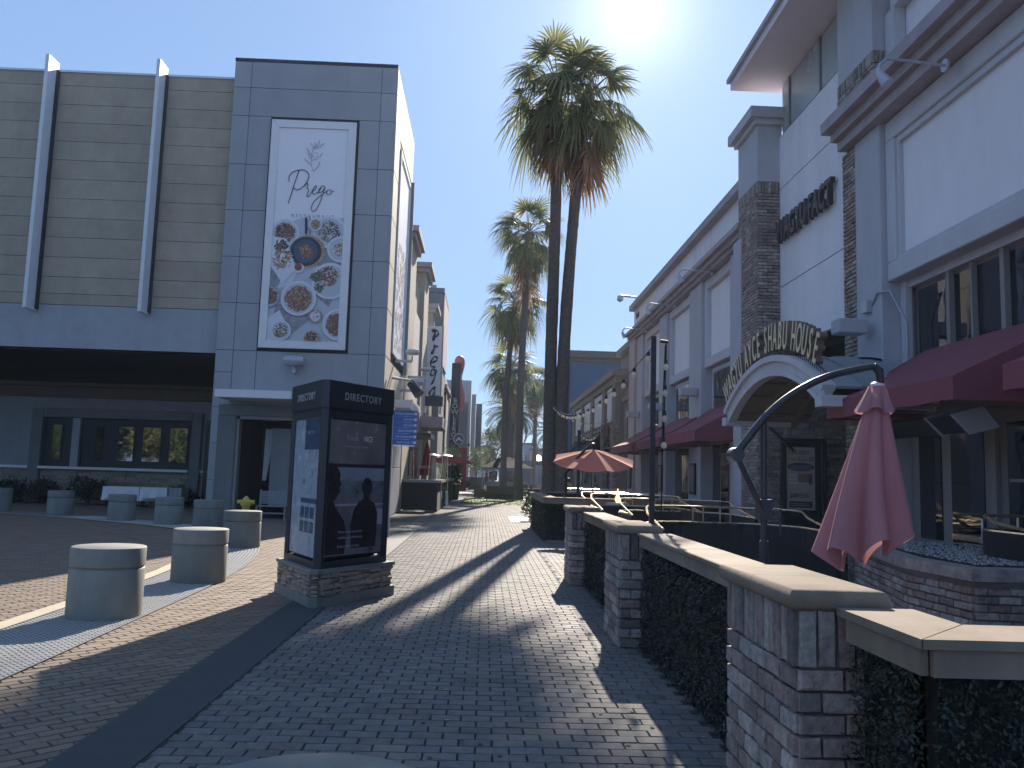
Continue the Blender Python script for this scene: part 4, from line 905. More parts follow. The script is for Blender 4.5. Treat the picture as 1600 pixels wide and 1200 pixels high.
MB().tube([arc(4.58, t, 4.84) for t in ts_], .012, 5).build('letter_rail', 'darkmetal', Ar)
for t in np.linspace(-A0 * .95, A0 * .9, 60): MB().tube([arc(4.48, t, 4.84), arc(4.6, t, 4.84)], .006, 4).build('rail_pin', 'darkmetal', Ar)
S = 'WAGYU AYCE SHABU HOUSE'; wd = {'W': 1.35, 'I': .5, ' ': .65}
tot = sum(wd.get(c, 1) for c in S); t = -A0 * .99; span = A0 * 1.80
for c_ in S:
    w_ = wd.get(c_, 1) / tot * span; tc = t + w_ / 2; t += w_
    if c_ == ' ': continue
    up = Vector((0, -math.sin(tc), math.cos(tc))); rt = Vector((0, -math.cos(tc), -math.sin(tc))); p = Vector(arc(4.6, tc, 4.79))
    text('letter_side', c_, .66, p + Vector((.06, 0, 0)), rt, up, 'letterside', Ar, ext=.055, sx=.44, align='CENTER', bold=.012)
    text('letter_face', c_, .66, p - Vector((.004, 0, 0)), rt, up, 'letter', Ar, ext=.004, sx=.44, align='CENTER', bold=.006)

# ------ near building
Nb = thing('near_building', 'near grey building with a huge pale framed panel and upper windows above the awning', 'building', (6.4, 9, 0))
BX(6.75, 16, 0.0, 14.15, 0, 7.5).build('wall', 'greywall', Nb)
BX(6.3, 6.75, 12.95, 14.15, 0, 7.5).build('corner_wall', 'greywall', Nb)
BB(6.2, 6.75, 12.78, 13.66, 0, 7.5, b=.015).build('pilaster', 'greywall', Nb)
BX(6.24, 6.3, 13.66, 14.16, 0, 7.5).build('mortar_core', 'mortar', Nb)
stN = MB(); brickface(Nb, (6.225, 14.16, 0), (0, -1), (-1, 0), .5, 7.5, stuff=stN, limit=200)
# cornice
BX(6.05, 16, -1, 14.0, 7.5, 7.68).build('cornice', 'cornice', Nb); BX(5.95, 16, -1, 14.05, 7.68, 7.84).build('cornice', 'cornice', Nb); BX(5.8, 16, -1, 14.12, 7.84, 8.04).build('cornice', 'cornice', Nb)
# framed pale panel
for a in ((7.0, 12.77, 7.16, 7.49), (7.0, 12.77, 4.88, 5.17), (12.5, 12.77, 5.17, 7.16), (1, 6.6, 4.88, 7.49)): BB(6.3, 6.74, a[0], a[1], a[2], a[3], b=.015).build('panel_frame', 'greytrim', Nb)
for a in ((6.9, 12.5, 7.06, 7.16), (6.9, 12.5, 5.17, 5.25), (12.42, 12.5, 5.25, 7.06)): BX(6.35, 6.5, a[0], a[1], a[2], a[3]).build('inner_moulding', 'greytrim', Nb)
BX(6.42, 6.74, 6.6, 12.42, 5.25, 7.06).build('pale_panel', 'panel', Nb)
# upper windows
BX(6.55, 6.74, 6.0, 12.72, 4.76, 4.875).build('window_head', 'greytrim', Nb); BX(6.5, 6.6, 12.6, 12.77, 2.9, 4.87).build('window_jamb', 'greytrim', Nb)
BX(6.68, 6.74, 6.0, 12.6, 3.3, 4.76).build('window_frame', 'frame', Nb)
for y0, y1 in ((11.62, 12.52), (11.02, 11.52), (10.36, 10.96), (9.2, 10.25), (8.1, 9.1), (7.0, 8.0)): BX(6.66, 6.685, y0, y1, 3.35, 4.7).build('window_pane', 'pane', Nb)
for y in (11.57, 10.99, 10.3, 9.15, 8.05): BX(6.58, 6.66, y - (.045 if y != 10.99 else .02), y + (.045 if y != 10.99 else .02), 3.3, 4.76).build('mullion', 'frame', Nb)
# upper storey
BX(6.5, 16, 0, 14.15, 8.04, 14).build('attic_wall', 'whitewall', Nb)
BX(6.1, 6.49, 12.72, 14.05, 8.45, 14).build('attic_pier', 'greywall', Nb)
BX(6.12, 6.3, 12.7, 14.0, 8.04, 8.4).build('mortar_core', 'mortar', Nb)
brickface(Nb, (6.1, 14.05, 8.04), (0, -1), (-1, 0), 1.35, .42 + .25, soldier=True, stuff=stN, limit=290); brickface(Nb, (6.1, 12.7, 8.04), (1, 0), (0, -1), .4, .67, soldier=True, stuff=stN, limit=295)
finish_stuff(stN, 'brick_field', 'brick', Nb)
for a in ((6.0, 12.5, 9.3, 9.6), (12.4, 12.7, 8.04, 9.3)): BX(6.3, 6.49, a[0], a[1], a[2], a[3]).build('attic_trim', 'greytrim', Nb)
# ground floor: door, glazing, heater
gf = BX(6.62, 6.75, 5.5, 12.75, 0, 2.9).build('shopfront_wall', 'frame', Nb)
for y0, y1, z0, z1 in ((11.9, 12.5, .9, 2.5), (8.6, 10.35, 1.0, 2.5), (6.6, 8.4, .6, 2.6)): BX(6.6, 6.62, y0, y1, z0, z1).build('shopfront_pane', 'pane', gf)
dr = BX(6.55, 6.615, 10.52, 11.75, .02, 2.55).build('door', 'frame', Nb)
BX(6.535, 6.55, 10.75, 11.52, .3, 2.4).build('door_pane', 'pane', dr)
MB().tube([(6.53, 10.68, .95), (6.45, 10.68, .95), (6.45, 10.68, 1.27), (6.53, 10.68, 1.27)], .018).build('door_handle', 'steel', dr, smooth=True)
BX(6.52, 6.534, 10.75, 11.52, .95, 1.03).build('push_bar', 'steel', dr)
BX(6.585, 6.6, 8.65, 10.3, 1.75, 1.79).build('transom_bar', 'grey', gf)
he = thing('awning_heater', 'long grey strip heater hung under the near burgundy awning behind the closed umbrella', 'heater', (5.5, 10.4, 2.4))
MB().prism_rings([[(5.25, y, 2.46), (5.45, y, 2.28), (5.75, y, 2.36), (5.6, y, 2.56)] for y in (9.2, 11.3)]).build('heater_body', 'darkmetal', he)
for y in (9.18, 9.75, 11.3): MB().prism_rings([[(5.23, yy, 2.48), (5.45, yy, 2.26), (5.78, yy, 2.35), (5.6, yy, 2.58)] for yy in (y, y + .05)]).build('end_plate', 'lampgrey', he)
MB().tube([(5.6, 10.2, 2.55), (5.7, 10.2, 2.75)], .02).build('hanger', 'grey', he)
cd = thing('conduit_box', 'bent grey conduit and junction box on the render pilaster over the box light', 'conduit', (6.2, 12.8, 4.4))
MB().tube([(6.19, 13.1, 4.55), (6.17, 12.85, 4.72), (6.25, 12.6, 4.7), (6.45, 12.5, 4.2), (6.45, 12.48, 3.7)], .02, 8).build('conduit', 'lampgrey', cd, smooth=True)
BB(6.1, 6.2, 13.1, 13.3, 4.45, 4.65, b=.01).build('junction_box', 'lampgrey', cd)
cm = thing('security_camera', 'small white security camera on the pilaster beside the foot of the arch', 'camera', (6.0, 19.4, 2.95))
BX(5.95, 6.1, 19.1, 19.35, 2.2, 3.25).build('mount_box', 'lampgrey', cm); MB().tube([(5.95, 19.2, 3.1), (5.75, 19.0, 3.08)], .05, 10).build('camera_body', 'white', cm, smooth=True); MB().tube([(5.95, 19.25, 3.0), (5.85, 19.15, 2.8), (5.85, 19.12, 1.0)], .012).build('cable', 'lampgrey', cm)

# ------ far right buildings
L_ = thing('recessed_link_block', 'narrow recessed block with a sloping-looking eave between the bay building and the taupe store', 'building', (7.2, 38, 0))
BX(7.1, 16, 35.1, 44, 0, 8.1).build('wall', 'greybuild', L_); BX(6.85, 16, 35.1, 44.1, 8.1, 8.4).build('cornice', 'taupetrim', L_); BX(6.6, 7.1, 35.1, 39.8, 3.4, 5.9).build('lower_bay', 'taupe', L_); BX(6.5, 7.0, 35.1, 39.8, 5.3, 5.5).build('ledge', 'taupetrim', L_); BX(6.57, 6.6, 36, 38.6, 3.5, 5.0).build('window_pane', 'pane', L_)
Bs = thing('taupe_store', 'low taupe store with brick piers, pale upper panels and black awnings on the right', 'building', (6.5, 50, 0))
BX(6.4, 16, 39.9, 60, 0, 6.3).build('wall', 'taupe', Bs)
BX(6.2, 16, 39.8, 60.1, 6.3, 6.6).build('cornice', 'taupetrim', Bs); BX(6.02, 16, 39.7, 60.2, 6.6, 6.92).build('cornice', 'taupetrim', Bs)
for y in (40, 43.5, 48.5, 53.5, 58.5): BX(6.2, 6.4, y, y + 1.0, 3.6 if y > 40 else 0, 6.29).build('pier', 'taupe', Bs)
for y in (40, 43.5): 
    BX(6.18, 6.2, y, y + 1.0, 0, 4.6).build('pier_mortar', 'mortar', Bs)
    s_ = MB(); brickface(Bs, (6.16, y + 1.0, .1), (0, -1), (-1, 0), 1.0, 4.4, objs=False, stuff=s_); brickface(Bs, (6.17, y, .1), (1, 0), (0, -1), .24, 4.4, objs=False, stuff=s_); finish_stuff(s_, 'brick_field', 'brick', Bs)
for y0, y1 in ((41.1, 43.4), (44.6, 48.4), (49.6, 53.4), (54.6, 58.4)): 
    BX(6.3, 6.39, y0 + .1, y1 - .1, 4.5, 6.2).build('pale_panel', 'whitewall', Bs); BX(6.36, 6.39, y0, y1, 0.2, 3.6).build('shop_window', 'pane', Bs); BX(6.25, 6.39, y0, y1, 4.15, 4.3).build('ledge', 'taupetrim', Bs)
for i, (y0, y1, zt, zb) in enumerate(((44.7, 48.2, 4.2, 2.9), (49.6, 53.3, 4.1, 2.8), (54.6, 58.2, 4.0, 2.8))):
    t = thing('black_awning', ['black sloping canvas awning on the taupe store, nearest of three', 'middle black canvas awning on the taupe store', 'farthest black canvas awning on the taupe store'][i], 'awning', (6.3, (y0 + y1) / 2, zt), 'black awnings on the taupe store')
    MB().prism_rings([[(6.28, y, zt), (5.2, y, zb + .1), (5.2, y, zb - .1), (6.28, y, zb - .1)] for y in (y0, y1)]).build('canvas', 'blackcloth', t)
rs = thing('bar_sign', 'dark red raised letters on a black scroll bracket at the taupe store corner', 'sign', (6.0, 42, 4))
text('sign_letters', 'SENOR', .75, (6.1, 43.4, 3.75), (0, -1, .0), (0, 0, 1), mat('dark_red_letter', (.13, .02, .03), .5, bump=0), rs, ext=.05, sx=.9, bold=.04)
MB().tube([(6.15, 43.6, 3.2), (6.1, 42.5, 3.3), (6.1, 41.4, 3.7), (6.15, 40.9, 4.1)], .05).build('scroll', 'black', rs); MB().tube([(6.15, 43.6, 3.15), (6.15, 40.6, 3.1)], .05).build('bar', 'black', rs); MB().tube([(6.1, 42.0, 3.1), (6.1, 42.0, 2.7)], .08).build('drop', 'black', rs)
Bb = thing('slate_blue_building', 'slate blue building with a brown cornice and arched window far down the right', 'building', (8, 66, 0))
BX(6.4, 16, 62, 76, 0, 10.3).build('wall', 'bluebuild', Bb); BX(6.2, 16, 61.85, 76.1, 10.3, 10.6).build('cornice', 'brownwall', Bb); BX(5.95, 16, 61.6, 76.3, 10.6, 11.1).build('cornice', 'brownwall', Bb)
for y in (62, 64.2, 69.5, 75): BX(6.25, 6.4, y, y + .6, 0, 10.29).build('pilaster', 'bluebuild', Bb)
m = MB(); m.extr([(6.37, 67.2 + 1.1 * math.cos(t), 8.0 + 1.1 * math.sin(t)) for t in np.linspace(0, math.pi, 12)] + [(6.37, 66.1, 5.2), (6.37, 68.3, 5.2)], (.02, 0, 0)); m.build('arched_window', 'glassfrost', Bb)
for z in (6.0, 7.0, 8.0): BX(6.34, 6.37, 66.1, 68.3, z, z + .1).build('glazing_bar', 'bluebuild', Bb)
BX(6.36, 6.39, 66.4, 68.0, 3.3, 4.4).build('window', 'pane', Bb); BX(5.6, 6.4, 69, 76, 2.9, 3.4).build('fascia', 'farpale', Bb); BX(6.3, 6.4, 63, 75, .2, 2.8).build('shop_window', 'pane', Bb)

# ================================================================== patio walls
def ivy(parent, faces, dens=950, s=.028):
    out = []
    for (o, u, n, W, H) in faces:
        k = int(W * H * dens); x = rng.uniform(0, W, k); z = rng.uniform(0, H, k); d = np.where(rng.uniform(0, 1, k) < .05, rng.uniform(.05, .085, k), rng.uniform(.0, .05, k))
        clump = .5 + .5 * np.sin(x * 9 + 3 * np.sin(z * 7)) * np.cos(z * 11 + 2 * np.sin(x * 5)); d = d * (.5 + clump)
        C = np.array(o)[None] + np.outer(x, [u[0], u[1], 0]) + np.outer(z, [0, 0, 1]) + np.outer(d, [n[0], n[1], 0])
        a = rng.normal(0, 1, (k, 3)); a[:, 2] -= .6; a /= np.linalg.norm(a, axis=1)[:, None]
        nn = np.array([n[0], n[1], .3])[None] + rng.normal(0, .55, (k, 3)); b = np.cross(a, nn); b /= np.linalg.norm(b, axis=1)[:, None]
        L = rng.uniform(.6, 1.3, k)[:, None] * s; w = L * .42
        out.append(np.stack([C - a * L, C + b * w, C + a * L, C - b * w], 1))
    V = np.concatenate(out); off = wloc(parent); V = V - np.array(off)[None, None]
    quads_mesh('ivy_leaf', V, 'ivy', parent, 4, kind='stuff')
def pillar(x0, x1, y0, y1, label, hcap=1.2, objs=True, face=True):
    t = thing('brick_pillar', label, 'pillar', ((x0 + x1) / 2, (y0 + y1) / 2, 0), 'brick pillars of the patio wall')
    BX(x0 + .02, x1 - .02, y0 + .02, y1 - .02, 0, 1.1).build('mortar_core', 'mortar', t)
    s_ = MB()
    for (o, u, n, W) in (((x0, y1, 0), (0, -1), (-1, 0), y1 - y0), ((x0, y0, 0), (1, 0), (0, -1), x1 - x0), ((x0, y1, 0), (1, 0), (0, 1), x1 - x0)):
        brickface(t, (o[0], o[1], .0), u, n, W, 1.1, soldier=True, stuff=s_, objs=objs, bh=.082)
    finish_stuff(s_, 'brick_field', 'brick', t)
    # bullnosed cap in two castings
    e = .055; ym = (y0 + y1) / 2
    for a, b in ((y0 - e, ym), (ym + .004, y1 + e)):
        rings = []
        for k in range(9):
            q = -math.pi / 2 + math.pi * k / 8; i = .035 * (1 - math.cos(q)); z = 1.145 + .045 * math.sin(q)
            ya = a + (i if a < ym - .1 else 0); yb = b - (i if b > ym + .1 else 0)
            rings.append([(x0 - e + i, ya, z), (x1 + e - i, ya, z), (x1 + e - i, yb, z), (x0 - e + i, yb, z)])
        MB().prism_rings(rings).build('cap', 'cap', t, smooth=True)
    BX(x0 - .03, x1 + .03, y0 - .03, y1 + .03, 1.1, 1.101).build('cap_bed', 'mortar', t)
    return t
pillar(1.40, 1.74, 3.72, 4.72, 'nearest brick pillar with a bullnosed stone cap, at the lower right of the picture')
pillar(1.38, 1.73, 8.35, 9.3, 'middle brick pillar of the ivy patio wall, in front of the tall black post')
pillar(1.37, 1.7, 12.98, 13.8, 'farthest brick pillar, where the ivy patio wall ends before the gap')
def hedge(label, segs, faces, post=None):
    t = thing('ivy_wall', label, 'wall', (segs[0][0], segs[0][2], 0), 'ivy-covered patio walls')
    for (x0, x1, y0, y1, along) in segs:
        BX(x0 + .07, x1 - .05, y0, y1, 0.02, .99).build('backing_panel', 'ivyback', t)
    return t
def coping(t, x0, x1, y0, y1, cuts=(), axis='y'):
    c = [y0 if axis == 'y' else x0] + list(cuts) + [y1 if axis == 'y' else x1]
    for a, b in zip(c[:-1], c[1:]):
        if axis == 'y':
            BB(x0, x1, a + .003, b - .003, 1.085, 1.12, b=.006).build('coping', 'capwood', t); BB(x0 + .02, x0 + .05, a + .003, b - .003, .985, 1.084, b=.004).build('fascia_board', 'capwood', t); BX(x1 - .05, x1 - .02, a + .003, b - .003, .985, 1.084).build('fascia_board', 'capwood', t)
        else:
            BB(a + .003, b - .003, y0, y1, 1.085, 1.12, b=.006).build('coping', 'capwood', t); BB(a + .003, b - .003, y0 + .02, y0 + .05, .985, 1.084, b=.004).build('fascia_board', 'capwood', t); BX(a + .003, b - .003, y1 - .05, y1 - .02, .985, 1.084).build('fascia_board', 'capwood', t)
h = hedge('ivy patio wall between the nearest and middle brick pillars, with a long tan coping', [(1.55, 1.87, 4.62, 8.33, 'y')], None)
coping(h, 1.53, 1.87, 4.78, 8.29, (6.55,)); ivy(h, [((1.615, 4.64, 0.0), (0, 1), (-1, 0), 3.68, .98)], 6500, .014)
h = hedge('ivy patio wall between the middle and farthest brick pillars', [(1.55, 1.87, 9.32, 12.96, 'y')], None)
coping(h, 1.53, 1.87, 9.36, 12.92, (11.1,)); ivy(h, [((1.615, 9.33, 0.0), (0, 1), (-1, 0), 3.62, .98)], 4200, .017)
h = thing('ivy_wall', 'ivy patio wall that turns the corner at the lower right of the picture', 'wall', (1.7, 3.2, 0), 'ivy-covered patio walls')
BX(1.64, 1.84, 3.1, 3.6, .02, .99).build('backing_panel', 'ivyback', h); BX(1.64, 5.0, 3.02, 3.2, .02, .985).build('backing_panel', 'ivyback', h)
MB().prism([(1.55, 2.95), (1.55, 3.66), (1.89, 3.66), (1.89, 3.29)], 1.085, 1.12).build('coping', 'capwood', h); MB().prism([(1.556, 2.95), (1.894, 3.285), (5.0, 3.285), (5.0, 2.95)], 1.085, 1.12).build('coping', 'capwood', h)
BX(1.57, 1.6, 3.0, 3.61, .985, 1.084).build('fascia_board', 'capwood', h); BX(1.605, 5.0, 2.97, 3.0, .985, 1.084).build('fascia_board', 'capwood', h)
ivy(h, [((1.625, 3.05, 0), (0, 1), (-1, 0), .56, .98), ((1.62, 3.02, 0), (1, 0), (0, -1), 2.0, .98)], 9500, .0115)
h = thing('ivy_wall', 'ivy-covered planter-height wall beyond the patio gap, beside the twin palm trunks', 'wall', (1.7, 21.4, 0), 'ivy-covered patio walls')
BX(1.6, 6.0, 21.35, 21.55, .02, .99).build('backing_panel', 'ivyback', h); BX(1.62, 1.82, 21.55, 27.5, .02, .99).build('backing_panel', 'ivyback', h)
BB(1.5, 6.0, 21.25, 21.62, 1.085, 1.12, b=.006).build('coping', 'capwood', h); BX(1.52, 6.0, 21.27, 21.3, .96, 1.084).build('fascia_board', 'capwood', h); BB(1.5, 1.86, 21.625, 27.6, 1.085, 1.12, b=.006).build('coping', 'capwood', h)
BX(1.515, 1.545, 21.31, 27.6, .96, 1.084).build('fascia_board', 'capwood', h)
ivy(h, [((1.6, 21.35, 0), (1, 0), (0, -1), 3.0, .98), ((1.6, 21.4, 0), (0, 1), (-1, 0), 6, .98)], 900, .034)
for x0, x1, y, lab in ((1.9, 6.0, 28.5, 'low tan-capped patio divider just past the ivy wall'), (1.9, 5.5, 33.0, 'farther low tan-capped patio divider'), (2.2, 5.5, 38.0, 'farthest low tan-capped patio divider')):
    t = thing('patio_divider', lab, 'wall', (x0, y, 0)); BX(x0 + .03, x1, y, y + .15, 0, 1.08).build('wall', 'booth', t); BX(x0, x1 + .02, y - .06, y + .2, 1.08, 1.15).build('coping', 'capwood', t)
cf = thing('flagstone_light', 'pale stone edge slab lying at the foot of the ivy wall by the patio gap', 'slab', (1.9, 21.1, 0)); BB(1.6, 2.6, 20.9, 21.2, 0.004, .05, b=.01).build('slab', 'cap', cf)

# curved booths with brass rails
def booth(x0, x1, yn, yf, label, r=1.0, hp=.92, hr=1.2, openend=True):
    t = thing('booth_screen', label, 'booth', ((x0 + x1) / 2, yf, 0), 'curved booth screens with brass rails')
    pts = [(x0, yn)]
    rr = min(r, (yf - yn) * .98)
    for k in range(9): q = math.pi + -math.pi / 2 * k / 8; pts.append((x0 + r + r * math.cos(q), yf - rr + rr * math.sin(q)))
    for k in range(9): q = math.pi / 2 - math.pi / 2 * k / 8; pts.append((x1 - r + r * math.cos(q), yf - rr + rr * math.sin(q)))
    pts.append((x1, yn))
    P = [pts[0]]
    for p in pts[1:]:
        if abs(p[0] - P[-1][0]) + abs(p[1] - P[-1][1]) > .02: P.append(p)
    m = MB()
    n = len(P); IN = []
    for i, p in enumerate(P):
        a = Vector(P[max(i - 1, 0)]); b = Vector(P[min(i + 1, n - 1)]); tt = (b - a).normalized(); IN.append((p[0] + tt.y * .06, p[1] - tt.x * .06))
    for i in range(n): m.v += [(P[i][0], P[i][1], 0), (P[i][0], P[i][1], hp), (IN[i][0], IN[i][1], hp), (IN[i][0], IN[i][1], 0)]
    for i in range(n - 1):
        for j in range(4): k = (j + 1) % 4; m.f.append((4 * i + j, 4 * i + k, 4 * i + 4 + k, 4 * i + 4 + j))
    m.f += [(0, 1, 2, 3), (4 * n - 4, 4 * n - 3, 4 * n - 2, 4 * n - 1)]; m.build('panel', 'booth', t)
    MB().tube([((p[0] + q[0]) / 2, (p[1] + q[1]) / 2, hp + .012) for p, q in zip(P, IN)], .017, 6).build('trim_rail', 'gold', t, smooth=True)
    Q = [((p[0] + q[0]) / 2, (p[1] + q[1]) / 2, hr) for p, q in zip(P, IN)]
    def ease(i): 
        e = min(i, n - 1 - i); return hr - (hr - hp) * max(0, (1 - e / 2.5)) ** 2
    Q = [(a, b, ease(i)) for i, (a, b, c) in enumerate(Q)]
    MB().tube(Q, .02, 7).build('top_rail', 'gold', t, smooth=True)
    Lx = [x0 + r + (x1 - x0 - 2 * r) * u for u in (.15, .85)] if x1 - x0 > 2 * r + .4 else [(x0 + x1) / 2]
    for x in Lx:
        for d in (-.09, .09): MB().tube([(x + d, yf - .03, hp), (x + d, yf - .03, hr)], .014, 6).build('rail_post', 'gold', t)
    return t
booth(2.62, 5.3, 12.35, 14.5, 'nearest curved black booth screen, filling the view behind the near patio wall')
booth(2.95, 5.5, 16.7, 19.2, 'second curved black booth screen, right of the tall black post')
booth(2.45, 4.6, 17.4, 20.3, 'curved booth screen left of the black post whose brass rail glints yellow', hp=.98, hr=1.26)
booth(2.9, 5.5, 22.6, 26.0, 'booth screen beyond the ivy divider under the opened coral umbrella')
booth(2.7, 5.5, 29.0, 32.0, 'farthest visible curved booth screen past the opened umbrella')
booth(5.35, 7.5, 7.6, 9.3, 'booth screen at the right edge beside the brick planter', r=.6, hp=1.2, hr=1.36)
# fire on a table, odd furniture behind
ft = thing('fire_bowl', 'small flame burning in a bowl between the booths', 'fire', (3.3, 19.0, 0)); MB().lathe([(.2, 0), (.2, .9), (.3, 1.0), (.25, 1.05)], 3.3, 20.6, 16).build('bowl', 'grey', ft); MB().lathe([(.03, 1.05), (.07, 1.12), (.03, 1.25), (.005, 1.4)], 3.3, 20.6, 8).build('flame', 'flame', ft, smooth=True)
# patio chairs and tables near the facade
def patio_chair(x, y, rz, label):
    t = thing('patio_chair', label, 'chair', (0, 0, 0), 'black tube patio chairs by the shopfronts')
    MB().box(-.22, .22, -.22, .22, .44, .48).build('seat', 'black', t)
    for a in (-.2, .2):
        for b in (-.2, .2): MB().tube([(a, b, 0), (a, b, .45)], .014, 5).build('leg', 'black', t)
    MB().tube([(-.24, .2, .45), (-.27, .23, .85), (0, .3, .92), (.27, .23, .85), (.24, .2, .45)], .015, 6).build('back_frame', 'black', t, smooth=True)
    m = MB()
    for k in range(7): a = -.2 + k * .066; m.tube([(a, .22, .47), (a, .27, .88)], .006, 4)
    m.build('back_spindle', 'black', t, kind='stuff')
    t.location = (x, y, 0); t.rotation_euler = (0, 0, rz); return t
for i, (x, y, rz) in enumerate(((4.9, 17.2, .4), (5.2, 16.0, 2.4), (5.1, 21.6, -.5), (5.3, 22.9, 2.6), (5.2, 26.5, .2))):
    patio_chair(x, y, rz, ['patio chair nearest the brick pier', 'patio chair just in front of the brick pier, back turned', 'patio chair below the large far awning', 'patio chair at the second bay window', 'patio chair at the middle bay, farthest of five'][i])
# posts with string lights
p1 = thing('light_post', 'tall near black square post with string lights, rising behind the middle brick pillar', 'post', (1.92, 9.5, 0)); BX(1.885, 1.94, 9.47, 9.53, 0, 3.3).build('post', 'blackpost', p1)
MB().tube([(1.99, 9.5, 3.25), (2.08, 9.5, 3.24)], .02).build('hook', 'black', p1); MB().tube([(2.05, 9.5, 3.2), (2.03, 9.5, 2.6), (2.02, 9.5, 1.2)], .008, 5).build('cable', 'black', p1, smooth=True)
p2 = thing('light_post', 'thin black post standing beside the opened coral umbrella', 'post', (3.0, 26.7, 0)); BX(2.95, 3.05, 26.65, 26.75, 0, 3.15).build('post', 'blackpost', p2)
def wire(name, label, a, b, sag, k, skip=0):
    t = thing(name, label, 'string lights', a, 'strings of bulbs over the patio'); a = Vector(a); b = Vector(b)
    P = [a.lerp(b, u) - Vector((0, 0, sag * 4 * u * (1 - u))) for u in np.linspace(0, 1, 24)]
    MB().tube(P, .008, 4).build('wire', 'black', t)
    for i in range(k):
        u = (i + .5 + random.uniform(-.15, .15)) / k; p = a.lerp(b, u) - Vector((0, 0, sag * 4 * u * (1 - u)))
        c = MB().lathe([(.018, p.z), (.022, p.z - .05)], p.x, p.y, 8).build('bulb_socket', 'black', t)
        MB().lathe([(.012, p.z - .05), (.034, p.z - .075), (.036, p.z - .1), (.02, p.z - .125), (.004, p.z - .13)], p.x, p.y, 10).build('bulb', BULBG, c, smooth=True)
    return t
BULBG = mat('clear_bulb', (.7, .68, .62), .08, bump=0, trans=.5, spec=.9)
wire('string_lights', 'long string of round bulbs running from the black post back to the twin palm trunks', (1.92, 9.5, 3.2), (2.35, 29.2, 4.15), .55, 20)
wire('string_lights', 'short string of bulbs from the twin palm trunks to the taupe store', (2.4, 29.3, 4.1), (6.1, 41.0, 4.6), .4, 9)
wire('string_lights', 'string of bulbs hanging straight down beside the black post', (2.06, 9.5, 3.22), (2.04, 9.5, 2.0), 0, 4)
wire('string_lights', 'far string of bulbs crossing in front of the pale store panels', (3.0, 26.7, 3.1), (6.1, 44.0, 4.3), .35, 10)

# ------ cantilever umbrella, closed
cu = thing('cantilever_umbrella', 'closed coral cantilever umbrella hanging from a curved dark arm over the patio', 'umbrella', (2.19, 6.5, 0))
MB().tube([(2.19, 6.5, 0), (2.19, 6.5, 1.2)], .034, 12).build('mast', 'darkmetal', cu, smooth=True); MB().tube([(2.19, 6.5, 1.2), (2.19, 6.5, 2.2)], .026, 12).build('mast', 'darkmetal', cu, smooth=True)
BX(1.9, 2.5, 6.2, 6.8, 0, .08).build('base_plate', 'darkmetal', cu)
MB().box(2.14, 2.24, 6.44, 6.56, 1.36, 1.52).build('crank_box', 'darkmetal', cu); MB().tube([(2.25, 6.44, 1.45), (2.29, 6.42, 1.45), (2.29, 6.42, 1.25)], .008).build('crank_handle', 'darkmetal', cu)
A = smooth_path([Vector((1.955, 6.47, 1.86)), Vector((2.2, 6.47, 2.17)), Vector((2.44, 6.47, 2.37)), Vector((2.72, 6.47, 2.51)), Vector((3.07, 6.47, 2.595))], 7)
MB().tube(A, .03, 10).build('curved_arm', 'darkmetal', cu, smooth=True)
MB().tube([(1.955, 6.4, 1.86), (1.955, 6.54, 1.86)], .055, 14).build('hub', 'darkmetal', cu, smooth=True); MB().tube([(1.96, 6.45, 1.85), (2.17, 6.45, 1.42)], .022, 8).build('strut', 'darkmetal', cu, smooth=True)
MB().tube([(3.06, 6.47, 2.6), (3.11, 6.47, 2.56), (3.12, 6.47, 2.46)], [.03, .036, .026], 10).build('hanger', 'darkmetal', cu, smooth=True)
MB().lathe([(.05, 2.43), (.055, 2.46), (.03, 2.475)], 3.11, 6.5, 14).build('top_disc', 'signwhite', cu)
n = 96; rings = []
def pleat(t, amp, k=6, ph=.9): return 1 + amp * (abs(math.sin(k / 2 * t + ph)) * 2 - 1.15)
hem = [1.0 + .0] * n
for j in range(22):
    v = j / 21; r_ = .075 + .215 * v ** .85; am = .1 + .3 * v; cx = 3.1 - .135 * v
    ring_ = []
    for i in range(n):
        t = 6.2832 * i / n; p = pleat(t, am)
        zb = 1.03 + .17 * abs(math.sin(3 * t + .9)) - .08 * math.cos(t) * 0 + .1 * math.cos(t + math.pi) * -1 * 0 + .08 * math.sin(t + 2.6)
        z = 2.3 + (zb - 2.3) * v
        ring_.append((cx + r_ * p * math.cos(t + .35 * v), 6.5 + r_ * p * math.sin(t + .35 * v) * .85, z))
    rings.append(ring_)
m = MB(); m.v = [p for r_ in rings for p in r_]; m.f = [(k * n + i, k * n + (i + 1) % n, (k + 1) * n + (i + 1) % n, (k + 1) * n + i) for k in range(21) for i in range(n)]
m.build('canopy', 'canopyred', cu, smooth=True)
m = MB(); rings = []
for j in range(8):
    v = j / 7; r_ = .065 + .07 * v ** 1.1
    rings.append([(3.105 - .025 * v + r_ * pleat(6.2832 * i / n, .04 + .16 * v) * math.cos(6.2832 * i / n), 6.5 + r_ * pleat(6.2832 * i / n, .04 + .16 * v) * math.sin(6.2832 * i / n), 2.44 - (.2 + .02 * math.sin(4 * 6.2832 * i / n)) * v) for i in range(n)])
m.v = [p for r_ in rings for p in r_]; m.f = [(k * n + i, k * n + (i + 1) % n, (k + 1) * n + (i + 1) % n, (k + 1) * n + i) for k in range(7) for i in range(n)]
m.build('vent_flap', 'canopyred', cu, smooth=True)
MB().tube([(3.1, 6.5, 2.42), (3.0, 6.5, 1.2)], .02).build('canopy_pole', 'darkmetal', cu)

